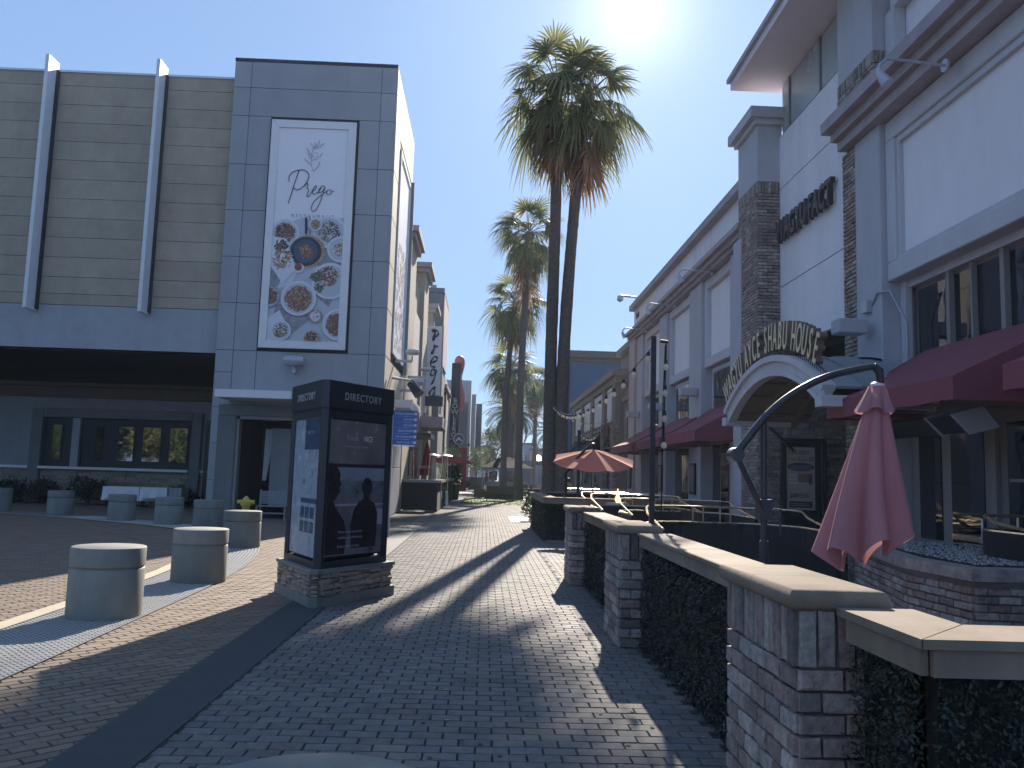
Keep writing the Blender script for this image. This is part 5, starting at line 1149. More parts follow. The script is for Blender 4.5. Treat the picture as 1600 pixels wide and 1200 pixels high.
def open_umbrella(x, y, z, R_, drop, tilt, label, m='canopyred', n=8, rot=0.2, pole=True, name='patio_umbrella', cant=False):
    t = thing(name, label, 'umbrella', (x, y, 0)); c = MB(); mt = Matrix.Translation((x, y, z)) @ Matrix.Rotation(tilt, 4, 'X')
    cv = MB(); vs = [mt @ Vector((0, 0, 0))]
    for j in range(1, 6):
        v = j / 5
        for i in range(n * 4):
            a = 6.2832 * i / (n * 4) + rot; loc = (i % 4) / 4; sc = 1 - .07 * math.sin(loc * math.pi); sagz = .06 * math.sin(loc * math.pi) * v
            vs.append(mt @ Vector((R_ * v * sc * math.cos(a), R_ * v * sc * math.sin(a), -drop * v ** 1.15 - sagz)))
    N4 = n * 4; fs = [(0, 1 + i, 1 + (i + 1) % N4) for i in range(N4)]
    for j in range(4): fs += [(1 + j * N4 + i, 1 + j * N4 + (i + 1) % N4, 1 + (j + 1) * N4 + (i + 1) % N4, 1 + (j + 1) * N4 + i) for i in range(N4)]
    cv.add(vs, fs).build('canopy', m, t)
    for k in range(n):
        a = 6.2832 * k / n + rot; MB().tube([mt @ Vector((0, 0, -.06)), mt @ Vector((R_ * .97 * math.cos(a), R_ * .97 * math.sin(a), -drop - .03))], .01, 4).build('rib', 'grey', t)
    if pole: MB().tube([(x, y, 0), mt @ Vector((0, 0, .05))], .025, 8).build('pole', 'grey', t)
    if cant:
        MB().tube([(x - .75, y - .3, 0), (x - .75, y - .3, 1.75)], .03, 8).build('mast', 'black', t)
        P = smooth_path([Vector((x - .8, y - .3, 1.65)), Vector((x - .5, y - .25, 2.1)), Vector((x - .1, y, z + .12)), Vector((x + .02, y, z + .14))], 5); MB().tube(P, .03, 8).build('curved_arm', 'black', t, smooth=True); MB().tube([(x, y, z + .14), (x, y, z)], .04).build('hanger', 'black', t)
    return t
open_umbrella(2.87, 22, 2.38, 1.12, .3, R(14), 'opened coral umbrella tilted towards the camera over the middle of the patio', 'canopylit', cant=True, pole=True)

# ------ brick planter by the door
pl = thing('brick_planter', 'low brick planter with a pale granite cap and pebbles in front of the glass door', 'planter', (5.0, 9.3, 0))
poly = [(4.5, 7.6), (4.42, 8.6), (4.95, 11.0), (6.4, 11.0), (6.4, 7.6)]
cp = [(4.42, 7.5), (4.34, 8.62), (4.88, 11.1), (6.45, 11.1), (6.45, 7.5)]
MB().prism(poly, 0, .82).build('mortar_core', 'mortar', pl)
s_ = MB()
def faceseg(a, b, H, sold=False):
    d = (Vector(b) - Vector(a)); u = d.normalized(); nn = (u.y, -u.x)
    brickface(pl, (a[0] + nn[0] * .015, a[1] + nn[1] * .015, .02), (u.x, u.y), nn, d.length, H, stuff=s_)
faceseg(poly[2], poly[1], .8); faceseg(poly[1], poly[0], .8); faceseg(poly[0], poly[4], .8)
finish_stuff(s_, 'brick_field', 'brick', pl)
MB().prism(cp, .82, .93).build('cap', 'granite', pl); MB().prism([(4.62, 7.75), (4.55, 8.6), (5.02, 10.9), (6.3, 10.9), (6.3, 7.75)], .9, .935).build('soil', 'dark', pl)
m = MB()
for _ in range(3600):
    x, y = random.uniform(4.65, 6.2), random.uniform(7.8, 10.8)
    if x < 4.6 + max(0, (y - 8.6)) * .2: continue
    r_ = random.uniform(.008, .02); m.add([(x + r_, y, .94), (x - r_, y, .94), (x, y + r_, .94), (x, y - r_, .94), (x, y, .94 + r_)], [(0, 2, 4), (2, 1, 4), (1, 3, 4), (3, 0, 4)])
m.build('pebble', 'pebble', pl, kind='stuff')

# ================================================================== kiosk
K = thing('directory_kiosk', 'three-sided dark directory kiosk with map and poster panes on a stacked stone base', 'kiosk', (-2.0, 11.1, 0))
c0 = Vector((-1.99, 10.25)); c1 = Vector((-1.24, 11.5)); 
d = (c1 - c0); c2 = c0 + Vector((d.x * math.cos(R(60)) - d.y * math.sin(R(60)), d.x * math.sin(R(60)) + d.y * math.cos(R(60))))
cen = (c0 + c1 + c2) / 3
def tri(scale, ch):
    P = [cen + (c - cen) * scale for c in (c0, c1, c2)]; out = []
    for i in range(3):
        a, b, c = P[i - 1], P[i], P[(i + 1) % 3]; out += [tuple(b + (a - b).normalized() * ch), tuple(b + (c - b).normalized() * ch)]
    return out
MB().prism(tri(1.17, .1), 0, .13).build('plinth', 'cap' if False else 'bollard', K)
MB().prism(tri(1.0, .07), .13, .40).build('core', 'mortar', K)
MB().prism(tri(1.16, .09), .40, .445).build('ledge', 'bollard', K)
SM = brick_meshes(.3, .05, .05, 'stone', n=8, jit=.012, bev=.012)
tb = tri(1.04, .08)
for i in range(6):
    a, b = Vector(tb[i]), Vector(tb[(i + 1) % 6]); L = (b - a).length; u = (b - a).normalized(); ang = math.atan2(u.y, u.x)
    z = .13
    while z < .395:
        h = min(random.choice((.03, .045, .06, .07)), .398 - z); x = 0
        while x < L - .01:
            l = min(random.uniform(.1, .32), L - x)
            if L - x - l < .05: l = L - x
            hh = h
            o = bpy.data.objects.new('stone', random.choice(SM)); COL.objects.link(o); o.parent = K
            p = a + u * (x + l / 2); nn = Vector((u.y, -u.x)); p = p + nn * random.uniform(-.01, .025)
            o.location = Vector((p.x, p.y, z + h / 2)) - K.location; o.rotation_euler = (0, 0, ang); o.scale = (l / .3 * .985, 1, max(.3, h / .05 * .93)); x += l
        z += h + .001
bt = tri(1.0, .085)
MB().prism(tri(.78, .07), .445, 2.4).build('inner_body', 'kiosk', K)
MB().prism(tri(1.0, .085), 2.4, 2.42).build('header_reveal', 'black', K)
MB().prism(tri(1.02, .088), 2.42, 2.76).build('header', 'kiosk', K); MB().prism(tri(1.0, .085), .446, .53).build('bottom_rail', 'kiosk', K)
for i in (0, 2, 4):          # corner posts
    a, b = Vector(bt[i]), Vector(bt[i + 1]); inn = (cen - (a + b) / 2).normalized() * .06
    pa, pb = Vector(bt[i - 1]), Vector(bt[(i + 2) % 6])
    ua = (pa - a).normalized() * .035; ub = (pb - b).normalized() * .035
    MB().prism([tuple(a), tuple(b), tuple(b + ub), tuple(b + ub + inn), tuple(a + ua + inn), tuple(a + ua)], .53, 2.4).build('corner_post', 'kiosk', K)
def kface(i, kind):
    a, b = Vector(bt[i + 1]), Vector(bt[(i + 2) % 6]); u = (b - a).normalized(); nn = Vector((u.y, -u.x)); L = (b - a).length
    # frame rails
    def pl_(x0, x1, z0, z1, dn, th, nm, m, par=K, **k):
        p = a + u * x0 + nn * dn; q = a + u * x1 + nn * dn; r_ = q + nn * th; s = p + nn * th
        return MB().prism([tuple(p), tuple(q), tuple(r_), tuple(s)], z0, z1).build(nm, m, par, **k)
    pl_(.035, L - .035, 2.3, 2.4, -.06, .045, 'frame_rail', 'kiosk'); 
    right = Vector((u.x, u.y, 0)); up = Vector((0, 0, 1))
    if kind == 'poster':
        g = pl_(.04, L - .04, .56, 2.3, -.05, .012, 'pane', 'kioskglass')
        pl_(.05, L - .05, 1.73, 2.28, -.0375, .003, 'poster_sheet', 'poster'); pl_(.05, L - .05, 1.70, 1.725, -.0375, .004, 'poster_bar', 'kiosk')
        P0 = a + u * (L * .32) - nn * .0335
        text('poster_letters', 'Private', .1, (P0.x, P0.y, 2.03), right, up, 'inkgrey', K, ext=.0006, sx=.8); P1 = a + u * (L * .58) - nn * .0335
        text('poster_letters', 'NICE', .1, (P1.x, P1.y, 2.03), right, up, 'signwhite', K, ext=.0006, sx=.8); P2 = a + u * (L * .28) - nn * .0335
        text('poster_letters', 'Events and parties inquiry', .045, (P2.x, P2.y, 1.94), right, up, 'inkgrey', K, ext=.0006)
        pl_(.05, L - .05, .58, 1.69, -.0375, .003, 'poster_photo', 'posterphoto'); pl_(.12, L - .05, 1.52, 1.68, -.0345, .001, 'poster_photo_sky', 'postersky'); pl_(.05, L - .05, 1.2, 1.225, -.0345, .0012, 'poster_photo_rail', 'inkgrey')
        pl_(L * .62, L - .08, .95, 1.15, -.0345, .0011, 'poster_photo_block', 'inkgrey')
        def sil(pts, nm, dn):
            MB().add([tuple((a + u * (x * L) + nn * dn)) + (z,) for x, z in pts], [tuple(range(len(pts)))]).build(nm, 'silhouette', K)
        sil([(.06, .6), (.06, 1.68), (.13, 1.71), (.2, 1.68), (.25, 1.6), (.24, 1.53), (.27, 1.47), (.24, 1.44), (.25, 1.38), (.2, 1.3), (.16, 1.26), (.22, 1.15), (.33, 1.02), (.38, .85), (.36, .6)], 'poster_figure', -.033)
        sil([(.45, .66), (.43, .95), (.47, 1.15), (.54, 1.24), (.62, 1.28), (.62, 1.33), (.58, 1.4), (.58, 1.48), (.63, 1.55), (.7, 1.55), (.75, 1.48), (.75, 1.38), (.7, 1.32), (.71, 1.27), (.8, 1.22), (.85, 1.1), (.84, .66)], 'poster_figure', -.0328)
        P3 = a + u * (L * .25) - nn * .031
        for zz, s in ((.86, 'Private events and parties'), (.79, 'weddings and celebrations'), (.68, 'Book at the front desk')): text('poster_letters', s, .045, (P3.x, P3.y, zz), right, up, 'inkgrey', K, ext=.0006)
    else:
        g = pl_(.04, L - .04, .56, 2.3, -.05, .008, 'map_board', 'kioskmap')
        pl_(.42 * L, L - .05, 1.9, 2.29, -.041, .003, 'map_header', 'mapdark'); P1 = a + u * (L * .5) - nn * .036
        text('map_letters', 'DIRECTORY', .055, (P1.x, P1.y, 2.1), right, up, 'silver', K, ext=.0006)
        for k in range(64): pl_(.05, .05 + random.uniform(.1, .2), .7 + k * .0235, .707 + k * .0235, -.0415, .001, 'index_line', 'inkgrey') if k % 1 == 0 else None
        m = MB(); 
        for k in range(26):
            x = random.uniform(.4 * L, L - .2); z = random.uniform(1.3, 1.85); w_, h_ = random.uniform(.03, .15), random.uniform(.03, .1)
            p = a + u * x - nn * .038; q = p + u * w_; m.add([(p.x, p.y, z), (q.x, q.y, z), (q.x + .0, q.y, z + h_), (p.x, p.y, z + h_)], [(0, 1, 2, 3)])
        m.build('map_block', 'inkgrey', K, kind='stuff')
        pl_(.38 * L, L - .05, 1.22, 1.28, -.041, .002, 'map_band', 'mapdark')
        for k in range(6):
            x = .38 * L + (k % 3) * .2; z = .85 + (k // 3) * .18; pl_(x, min(x + .16, L - .06), z, z + .14, -.041, .002, 'map_tile', 'mapdark')
    hb = tri(1.02, .088); a2, b2 = Vector(hb[i + 1]), Vector(hb[(i + 2) % 6]); c_ = (a2 + b2) / 2 + nn * .002
    text('header_letters', 'DIRECTORY', .135, (c_.x, c_.y, 2.535), right, up, 'silver', K, ext=.004, sx=.85, align='CENTER', bold=.008, spacing=1.25)
kface(0, 'poster'); kface(2, 'back') if False else None; kface(4, 'map')

# ================================================================== bollards
def bollard_proto():
    t = thing('bollard', '', 'bollard', (0, 0, 0), 'squat grey concrete bollards round the drive')
    m = MB().lathe([(.374, 0.0), (.378, .02), (.378, .515), (.374, .523), (.362, .53), (.36, .54), (.372, .549), (.378, .556), (.379, .738), (.375, .747), (.367, .751), (.0001, .753)], 0, 0, 56)
    b = m.build('body', 'bollard', t, smooth=True); return t
labs = [('large bollard nearest the camera at the left, on the tactile strip', (-4.06, 9.35)), ('second bollard on the tactile strip, sunlit on its rim', (-4.05, 12.3)),
        ('third bollard, just left of the directory kiosk', (-4.97, 17.6)), ('bollard behind and left of the third, in the shade of the tower', (-7.3, 22.6)),
        ('shaded bollard under the end of the white tablecloth', (-8.75, 23.75)), ('shaded bollard in front of the white tablecloth', (-10.5, 24.8)), ('shaded bollard in front of the left window surround foot', (-13.1, 26.5)),
        ('bollard at the left edge of the picture against the stone wainscot', (-15.5, 27.4)), ('bollard whose top just shows at the bottom edge of the picture', (-.46, 2.42))]
bp = bollard_proto()
for i, (l, (x, y)) in enumerate(labs):
    o = bp if i == 0 else copy_tree(bp)
    o.location = (x, y, 0); o['label'] = l; o.rotation_euler = (0, 0, random.uniform(0, 6))

# hydrant
hy = thing('fire_hydrant', 'small yellow fire hydrant head showing over the third bollard', 'hydrant', (-7.05, 25.2, 0))
MB().lathe([(.12, 0), (.1, .3), (.12, .5), (.16, .52), (.16, .56), (.13, .6), (.11, .7), (.06, .76), (.01, .8)], -7.05, 25.2, 16).build('barrel', 'yellow', hy, smooth=True)
MB().tube([(-7.3, 25.2, .62), (-6.8, 25.2, .62)], .065, 10).build('side_outlet', 'yellow', hy); MB().tube([(-7.05, 25.05, .6), (-7.05, 25.0, .6)], .08, 10).build('front_outlet', 'yellow', hy)
text('number_letters', '70', .1, (-7.13, 25.03, .55), (1, 0, 0), (0, 0, 1), 'ink', hy)
# bench
be = thing('slatted_bench', 'grey slatted outdoor seat against the tower entrance', 'bench', (-6.75, 27.1, 0))
for i in range(7): BX(-7.2, -6.3, 27.35, 27.38, .5 + i * .06, .545 + i * .06).build('back_slat', 'wingwall', be)
for i in range(5): BX(-7.2, -6.3, 26.9 + i * .09, 26.97 + i * .09, .42, .45).build('seat_slat', 'wingwall', be)
for x in (-7.22, -6.33):
    for y in (26.92, 27.34): BX(x, x + .05, y, y + .05, 0, .95 if y > 27 else .45).build('leg', 'wingwall', be)
BX(-7.2, -6.3, 26.9, 26.93, .2, .24).build('stretcher', 'wingwall', be)
# tables with cloth along the wing
def cloth_table(x0, x1, y, label, m='tablecloth'):
    t = thing('dining_table', label.replace('cloth', 'table under the cloth'), 'table', ((x0 + x1) / 2, y, 0), 'dining tables under cloths'); BX(x0 + .05, x1 - .05, y - .35, y + .35, .72, .76).build('tabletop', 'black', t)
    for a in (x0 + .1, x1 - .15):
        for b in (y - .3, y + .25): BX(a, a + .05, b, b + .05, 0, .72).build('leg', 'black', t)
    m_ = MB(); n = 60; per = []
    for k in range(n):
        u = k / n * 4
        if u < 1: p = (x0 + (x1 - x0) * u, y - .4)
        elif u < 2: p = (x1, y - .4 + .8 * (u - 1))
        elif u < 3: p = (x1 - (x1 - x0) * (u - 2), y + .4)
        else: p = (x0, y + .4 - .8 * (u - 3))
        per.append(p)
    rings = [[(p[0], p[1], .775) for p in per]]
    for j in (1, 2): rings.append([(p[0] + (p[0] - (x0 + x1) / 2) * .02 * j, p[1] - .02 * j * math.sin(i * .9) - .02 * j * (1 if p[1] < y else -1), .775 - .2 * j - (.06 * j if min(abs(p[0] - x0), abs(p[0] - x1)) < .1 else 0)) for i, p in enumerate(per)])
    m_.prism_rings([rings[2], rings[1], rings[0]]); c = m_.build('tablecloth', m, None, smooth=False, label=label, cat='tablecloth', group='tablecloths along the wing')
cloth_table(-14.4, -13.05, 32.6, 'bright white cloth on the left dining table outside the wing'); cloth_table(-13.0, -12.0, 32.6, 'white cloth on the middle dining table outside the wing'); cloth_table(-11.96, -11.5, 32.7, 'grey-blue cloth hanging at the right end of the tables', 'band')

# ================================================================== plants
def leafcloud(centers, n, s, lx=1.0, up=.2):
    """n leaf quads spread through ellipsoids (cx,cy,cz,rx,ry,rz)"""
    out = []
    tot = sum(c[3] * c[4] * c[5] for c in centers)
    for (cx, cy, cz, rx, ry, rz) in centers:
        k = max(8, int(n * rx * ry * rz / tot)); v = rng.normal(0, 1, (k, 3)); v /= np.linalg.norm(v, axis=1)[:, None]; r_ = rng.uniform(.35, 1.0, k) ** .6
        C = np.array([cx, cy, cz]) + v * r_[:, None] * np.array([rx, ry, rz]); a = v * .6 + rng.normal(0, .7, (k, 3)); a[:, 2] += up; a /= np.linalg.norm(a, axis=1)[:, None]
        b = np.cross(a, rng.normal(0, 1, (k, 3))); b /= np.linalg.norm(b, axis=1)[:, None]; L = rng.uniform(.6, 1.3, k)[:, None] * s * lx; w = rng.uniform(.6, 1.2, k)[:, None] * s * .4
        out.append(np.stack([C - a * L, C + b * w, C + a * L, C - b * w], 1))
    return np.concatenate(out)
def shrub(x, y, label, r=.5, h=.9, m='leaf', n=900, s=.06, name='shrub', cat='shrub', group=None, pot=None):
    t = thing(name, label, cat, (x, y, 0), group)
    z0 = pot[1] if pot else 0
    cs = [(random.uniform(-.5, .5) * r, random.uniform(-.5, .5) * r, z0 + h * random.uniform(.35, .75), r * random.uniform(.4, .7), r * random.uniform(.4, .7), h * random.uniform(.25, .4)) for _ in range(8)]
    quads_mesh('foliage', leafcloud(cs, n, s, 1.3), m, t, 4)
    mb = MB()
    for c in cs: mb.tube([(x, y, z0), (x + c[0] * .6, y + c[1] * .6, z0 + h * .3), (x + c[0], y + c[1], c[2])], [.02, .015, .006], 5)
    mb.build('stem', 'wood', t)
    if pot: MB().lathe([(pot[0] * .75, 0), (pot[0], pot[1]), (pot[0] * .9, pot[1] + .0), (pot[0] * .88, pot[1] - .05), (.001, pot[1] - .05)], x, y, 20).build('pot', pot[2], t)
    return t
shrub(1.95, 31.2, 'small leafy shrub at the foot of the twin palms beside the ivy wall', .75, 1.0, 'leafdark', 1500, .06)
for i, (x, r_) in enumerate(((-18.6, .9), (-17.2, .7), (-15.5, .9), (-11.9, .7))): shrub(x, 33.4, ['low dark plant at the left edge of the wing wainscot', 'low dark plant round the left window surround foot', 'bushy dark plant left of the white tablecloth', 'dark plant at the right end of the tables'][i], r_, .9 if i != 2 else 1.2, 'leafdark', 700, .1, group='plants along the wing wall')
shrub(-2.35, 54.3, 'tall dark planter with pale feathery olive foliage outside the left shops', 1.0, 2.6, 'leafpale', 1600, .07, 'planter_tree', 'planter', pot=(.55, 1.0, 'ceramic'))
shrub(-1.95, 53.0, 'dark tall vase planter with drooping strap leaves at the end of the black patio box', .6, 1.3, 'leafdark', 900, .1, 'planter', 'planter', pot=(.45, .95, 'black'))
shrub(-.9, 92, 'big square planter with a small leafy tree at the far end of the left side', 1.3, 3.4, 'leafpale', 1500, .1, 'planter_tree', 'planter', pot=(1.2, 1.3, 'ceramic'))
shrub(-1.9, 90, 'small dark bush beside the far square planter', .5, .9, 'leafdark', 300, .1)
shrub(1.7, 56.0, 'left clump of shrubs hugging the middle palm trunk base', .6, .95, 'leafdark', 800, .08, group='shrubs round the middle palm bases'); shrub(3.3, 56.4, 'right clump of shrubs hugging the middle palm trunk base', .6, .95, 'leaf', 800, .08, group='shrubs round the middle palm bases')

# ------ palms
def frond_mesh(elev, R_=.95, pet=1.0, droop=.4, seg=30, m='frond', curl=0.0):
    V = []; F = []
    e = R(elev); pts = []; p = Vector((0, 0, 0)); a = e
    for k in range(7):
        pts.append(p.copy()); p = p + Vector((math.cos(a), 0, math.sin(a))) * pet / 6; a -= R(5 + 2 * curl) * (1 if elev > -60 else .3)
    # petiole
    mb = MB(); mb.tube(pts, [.03, .025, .02, .018, .016, .014, .012], 4)
    c = pts[-1]; d1 = Vector((math.cos(a), 0, math.sin(a))); side = Vector((0, 1, 0)); nrm = d1.cross(side)
    tw = random.uniform(-.5, .5); side = (side * math.cos(tw) + nrm * math.sin(tw)).normalized()
    for s in range(seg):
        ph = R(-128 + 256 * s / (seg - 1)) + random.uniform(-.03, .03)
        d = d1 * math.cos(ph) + side * math.sin(ph); Ls = R_ * (.78 + .24 * math.cos(ph)) * random.uniform(.88, 1.08)
        if random.random() < .05: continue
        w = d.cross(nrm).normalized(); nz = nrm * (.02 if s % 2 else -.02)
        prev = None; g = droop * random.uniform(.7, 1.35)
        for t, wd in ((.03, .006), (.3, .026), (.58, .03), (.8, .018), (1.0, .003)):
            q = c + d * (Ls * t) + nz * t - Vector((0, 0, 1)) * (g * Ls * max(0, t - .3) ** 1.7 * 1.9)
            if t > .6: q = q + Vector((random.uniform(-.02, .02), random.uniform(-.02, .02), 0))
            i = len(mb.v); mb.v += [tuple(q + w * wd), tuple(q - w * wd)]
            if prev is not None: mb.f.append((prev, prev + 1, i + 1, i))
            prev = i
    me = bpy.data.meshes.new('frond'); me.from_pydata(mb.v, [], mb.f); me.materials.append(M[m]); me.update(); return me
LIVE = {e: [frond_mesh(e, droop=dr, m='frond') for _ in range(2)] for e, dr in ((78, .2), (52, .3), (28, .45), (4, .6), (-22, .65), (-45, .6))}
DEAD = {e: [frond_mesh(e, R_=.8, pet=.7, droop=.6, seg=22, m='dead', curl=1) for _ in range(2)] for e in (-50, -68, -80)}
def fan_palm(x, y, top, label, lean=(0, 0), r0=.23, r1=.15, nl=64, nd=40, sc=1.0, skirt=2.2, group='fan palms along the middle of the street', base=(0, 0), flare=True):
    t = thing('fan_palm', label, 'palm tree', (x, y, 0), group)
    P = []; rr = []
    for k in range(13):
        u = k / 12; P.append((x + lean[0] * u ** 3 + .03 * math.sin(u * 7 + x), y + lean[1] * u ** 1.8, top * u)); rr.append((r1 + (r0 - r1) * (1 - u) + (.12 * math.exp(-u * 30) if flare else 0)) * (1 + .03 * math.sin(k * 2.3)))
    mb = MB(); 
    Q = smooth_path([Vector(p) for p in P], 6); RR = list(np.interp(np.linspace(0, 1, len(Q)), np.linspace(0, 1, 13), rr))
    RR = [r_ * (1 + random.uniform(-.035, .035)) for r_ in RR]
    mb.tube(Q, RR, 14); mb.build('trunk', 'bark', t)
    hx, hy = lean[0], lean[1]
    for i in range(nl):
        u = i / nl; e = 80 - 125 * u ** .9 + random.uniform(-16, 16); key = min(LIVE, key=lambda k: abs(k - e)); me = random.choice(LIVE[key])
        o = bpy.data.objects.new('frond', me); COL.objects.link(o); o.parent = t; az = i * 2.39996 + random.uniform(-.2, .2)
        o.location = (hx + .1 * math.cos(az), hy + .1 * math.sin(az), top + .35 - .9 * u); s = sc * random.uniform(.88, 1.12) * (1.0 if u > .12 else .85); o.scale = (s, s, s)
        o.rotation_euler = (random.uniform(-.25, .25), random.uniform(-.08, .08), az)
    for i in range(nd):
        u = i / nd; e = -50 - 32 * u; key = min(DEAD, key=lambda k: abs(k - e)); o = bpy.data.objects.new('dry_frond', random.choice(DEAD[key])); COL.objects.link(o); o.parent = t; az = i * 2.4 + random.uniform(-.4, .4)
        o.location = (hx + .12 * math.cos(az), hy + .12 * math.sin(az), top - .5 - skirt * u * random.uniform(.6, 1.1)); s = sc * random.uniform(.8, 1.15); o.scale = (s, s, s); o.rotation_euler = (random.uniform(-.2, .2), 0, az)
    return t
fan_palm(2.28, 29.6, 16.0, 'left trunk of the twin tall fan palms whose shaggy crown stands beside the sun', lean=(-.05, 0), r0=.245, r1=.185, nl=36, nd=14, sc=1.3, skirt=1.5)
fan_palm(2.69, 29.5, 15.6, 'right trunk of the twin tall fan palms, leaning right into the shared crown', lean=(.65, .2), r0=.245, r1=.185, nl=36, nd=16, sc=1.3, skirt=1.6)
fan_palm(2.3, 57.0, 18.6, 'tallest fan palm of the middle cluster on the lawn', lean=(.25, 0), nl=40, nd=12, sc=1.5, r0=.28, r1=.2, skirt=2.4)
fan_palm(1.55, 70, 16.4, 'fan palm of the middle cluster with the second highest crown, leaning right', lean=(.6, 0), nl=38, nd=10, sc=1.7, r0=.28, r1=.22)
fan_palm(2.3, 85, 12.6, 'lowest crowned fan palm of the middle cluster', nl=38, nd=8, sc=1.7, r0=.3, r1=.22)
fan_palm(5.9, 100, 12.9, 'slim fan palm standing apart between the middle cluster and the twin trunks', nl=44, nd=20, sc=1.35, r0=.3, r1=.2)
fan_palm(.35, 150, 7.0, 'small distant palm at the far end of the street', nl=36, nd=6, sc=1.5, r0=.28, r1=.22)
fan_palm(3.9, 118, 11.0, 'distant fan palm half hidden behind the date palm', nl=40, nd=12, sc=1.4, r0=.25)
fan_palm(4.3, 122, 9.0, 'distant fan palm with a thin bent trunk behind the pavilion', nl=36, nd=10, sc=1.3, r0=.2, lean=(-.6, 0))
def date_frond(elev, L=3.6, nleaf=46, m='date'):
    mb = MB(); a = R(elev); p = Vector((0, 0, 0)); P = []
    for k in range(12): P.append(p.copy()); p = p + Vector((math.cos(a), 0, math.sin(a))) * L / 11; a -= R(8.5)
    mb.tube(P, list(np.linspace(.05, .008, 12)), 4)
    for i in range(nleaf):
        u = .12 + .88 * i / nleaf; q = P[int(u * 10.99)].lerp(P[min(11, int(u * 10.99) + 1)], (u * 10.99) % 1); k = int(u * 10.99); tg = (P[min(k + 1, 11)] - P[k]).normalized() if k < 11 else Vector((1, 0, 0))
        for s in (-1, 1):
            d = (tg * .8 + Vector((0, s, 0)) * .9 + Vector((0, 0, random.uniform(-.05, .35)))).normalized(); l = .62 * math.sin(math.pi * (.15 + .8 * u)) + .15; w = Vector((0, 0, 1)).cross(d).normalized() * .022
            e = q + d * l - Vector((0, 0, .12 * l)); mdl = q + d * l * .5; b = len(mb.v); mb.v += [tuple(q), tuple(mdl + w), tuple(e), tuple(mdl - w)]; mb.f.append((b, b + 1, b + 2, b + 3))
    me = bpy.data.meshes.new('frond'); me.from_pydata(mb.v, [], mb.f); me.materials.append(M[m]); me.update(); return me
DF = {e: [date_frond(e) for _ in range(2)] for e in (80, 60, 40, 20, 0, -20)}
def date_palm(x, y, top, label, sc=1.0, n=60):
    t = thing('date_palm', label, 'palm tree', (x, y, 0)); MB().tube([(x, y, top * k / 6) for k in range(7)], [.42, .36, .34, .34, .35, .36, .42], 12).build('trunk', 'bark', t)
    for i in range(n):
        e = 84 - 108 * (i / n) + random.uniform(-6, 6); k = min(DF, key=lambda q: abs(q - e)); o = bpy.data.objects.new('frond', random.choice(DF[k])); COL.objects.link(o); o.parent = t
        o.location = (0, 0, top); s = sc * random.uniform(.9, 1.1); o.scale = (s, s, s); o.rotation_euler = (random.uniform(-.15, .15), 0, i * 2.4 + random.uniform(-.2, .2))
date_palm(2.9, 95, 8.6, 'broad feathery date palm whose arching fronds spread behind the middle palm trunks', 1.05, 70)
date_palm(8.0, 105, 7.2, 'second feathery date palm half hidden behind the twin palm trunks', 1.0, 50)

# broadleaf trees
def tree(x, y, h, r, label, m='leaf', n=2600, s=.16, group=None, trunk=.18):
    t = thing('broadleaf_tree', label, 'tree', (x, y, 0), group)
    cs = []
    for _ in range(14):
        a, q = random.uniform(0, 6.28), random.uniform(.1, .8) * r; cs.append((q * math.cos(a), q * math.sin(a), h - r * random.uniform(.3, 1.5), r * random.uniform(.3, .5), r * random.uniform(.3, .5), r * random.uniform(.25, .45)))
    quads_mesh('crown', leafcloud(cs, n, s, 1.1), m, t, 4)
    mb = MB(); mb.tube([(x, y, 0), (x + .1, y, h * .3), (x, y + .1, h * .65)], [trunk, trunk * .8, trunk * .4], 8)
    for c in cs[:9]: mb.tube([(x + .05, y, h * .35), (x + c[0] * .5, y + c[1] * .5, h * .5), (x + c[0], y + c[1], c[2])], [trunk * .5, trunk * .3, .03], 5)
    mb.build('trunk', 'wood', t)
tree(-2.2, 118, 5.5, 2.6, 'leafy tree at the far left end of the street beside the slab building', 'leafpale', 1800, .16)
tree(1.4, 135, 9.5, 3.4, 'tall sunlit tree behind the pavilion left of the middle palms', 'leafgold', 2600, .2)
tree(-4, 150, 6, 3.5, 'hazy tree low behind the far left buildings', 'leafpale', 1500, .2)
# trees across the road behind the camera, seen as reflections in the wing windows
for i, (x, y) in enumerate(((-27, -14), (-33, -17), (-39, -15), (-45, -18), (-52, -15), (-60, -18))): tree(x, y, 9.0, 4.8, 'sunlit street tree mirrored in the wing windows, number %s from the left of the row' % ['one', 'two', 'three', 'four', 'five', 'six'][i], 'leafgold' if i % 2 else 'leaf', 8000, .3, 'street trees mirrored in the wing windows', .3)

# ================================================================== left patio in front of the beige shops
pb = thing('patio_box', 'black patio enclosure with a green hedge side in front of the left shops', 'wall', (-2.8, 36.5, 0))
BX(-3.62, -1.98, 35.8, 35.95, .06, 1.22).build('front_panel', 'booth', pb); BX(-3.66, -1.9, 35.72, 36.05, 1.22, 1.34).build('top', 'wingwall', pb); BX(-2.1, -1.98, 35.96, 52, 0, 1.22).build('side_panel', 'ivyback', pb); BX(-2.2, -1.86, 36.06, 52, 1.22, 1.34).build('top', 'cap', pb)
V = []
k = 5000; yy = rng.uniform(40, 52, k); zz = rng.uniform(0.05, 1.2, k); C = np.stack([np.full(k, -1.97) + rng.uniform(0, .05, k), yy, zz], 1); a = rng.normal(0, 1, (k, 3)); a /= np.linalg.norm(a, axis=1)[:, None]; b = np.cross(a, rng.normal(0, 1, (k, 3))); b /= np.linalg.norm(b, axis=1)[:, None]
quads_mesh('hedge_leaf', np.stack([C - a * .05, C + b * .03, C + a * .05, C - b * .03], 1) - np.array(wloc(pb)), 'leaf', pb, 4, kind='stuff')
for yy_ in (38.4, 40.2): BX(-1.985, -1.95, yy_, yy_ + .25, 0, 1.2).build('hedge_post', 'lampgrey', pb)
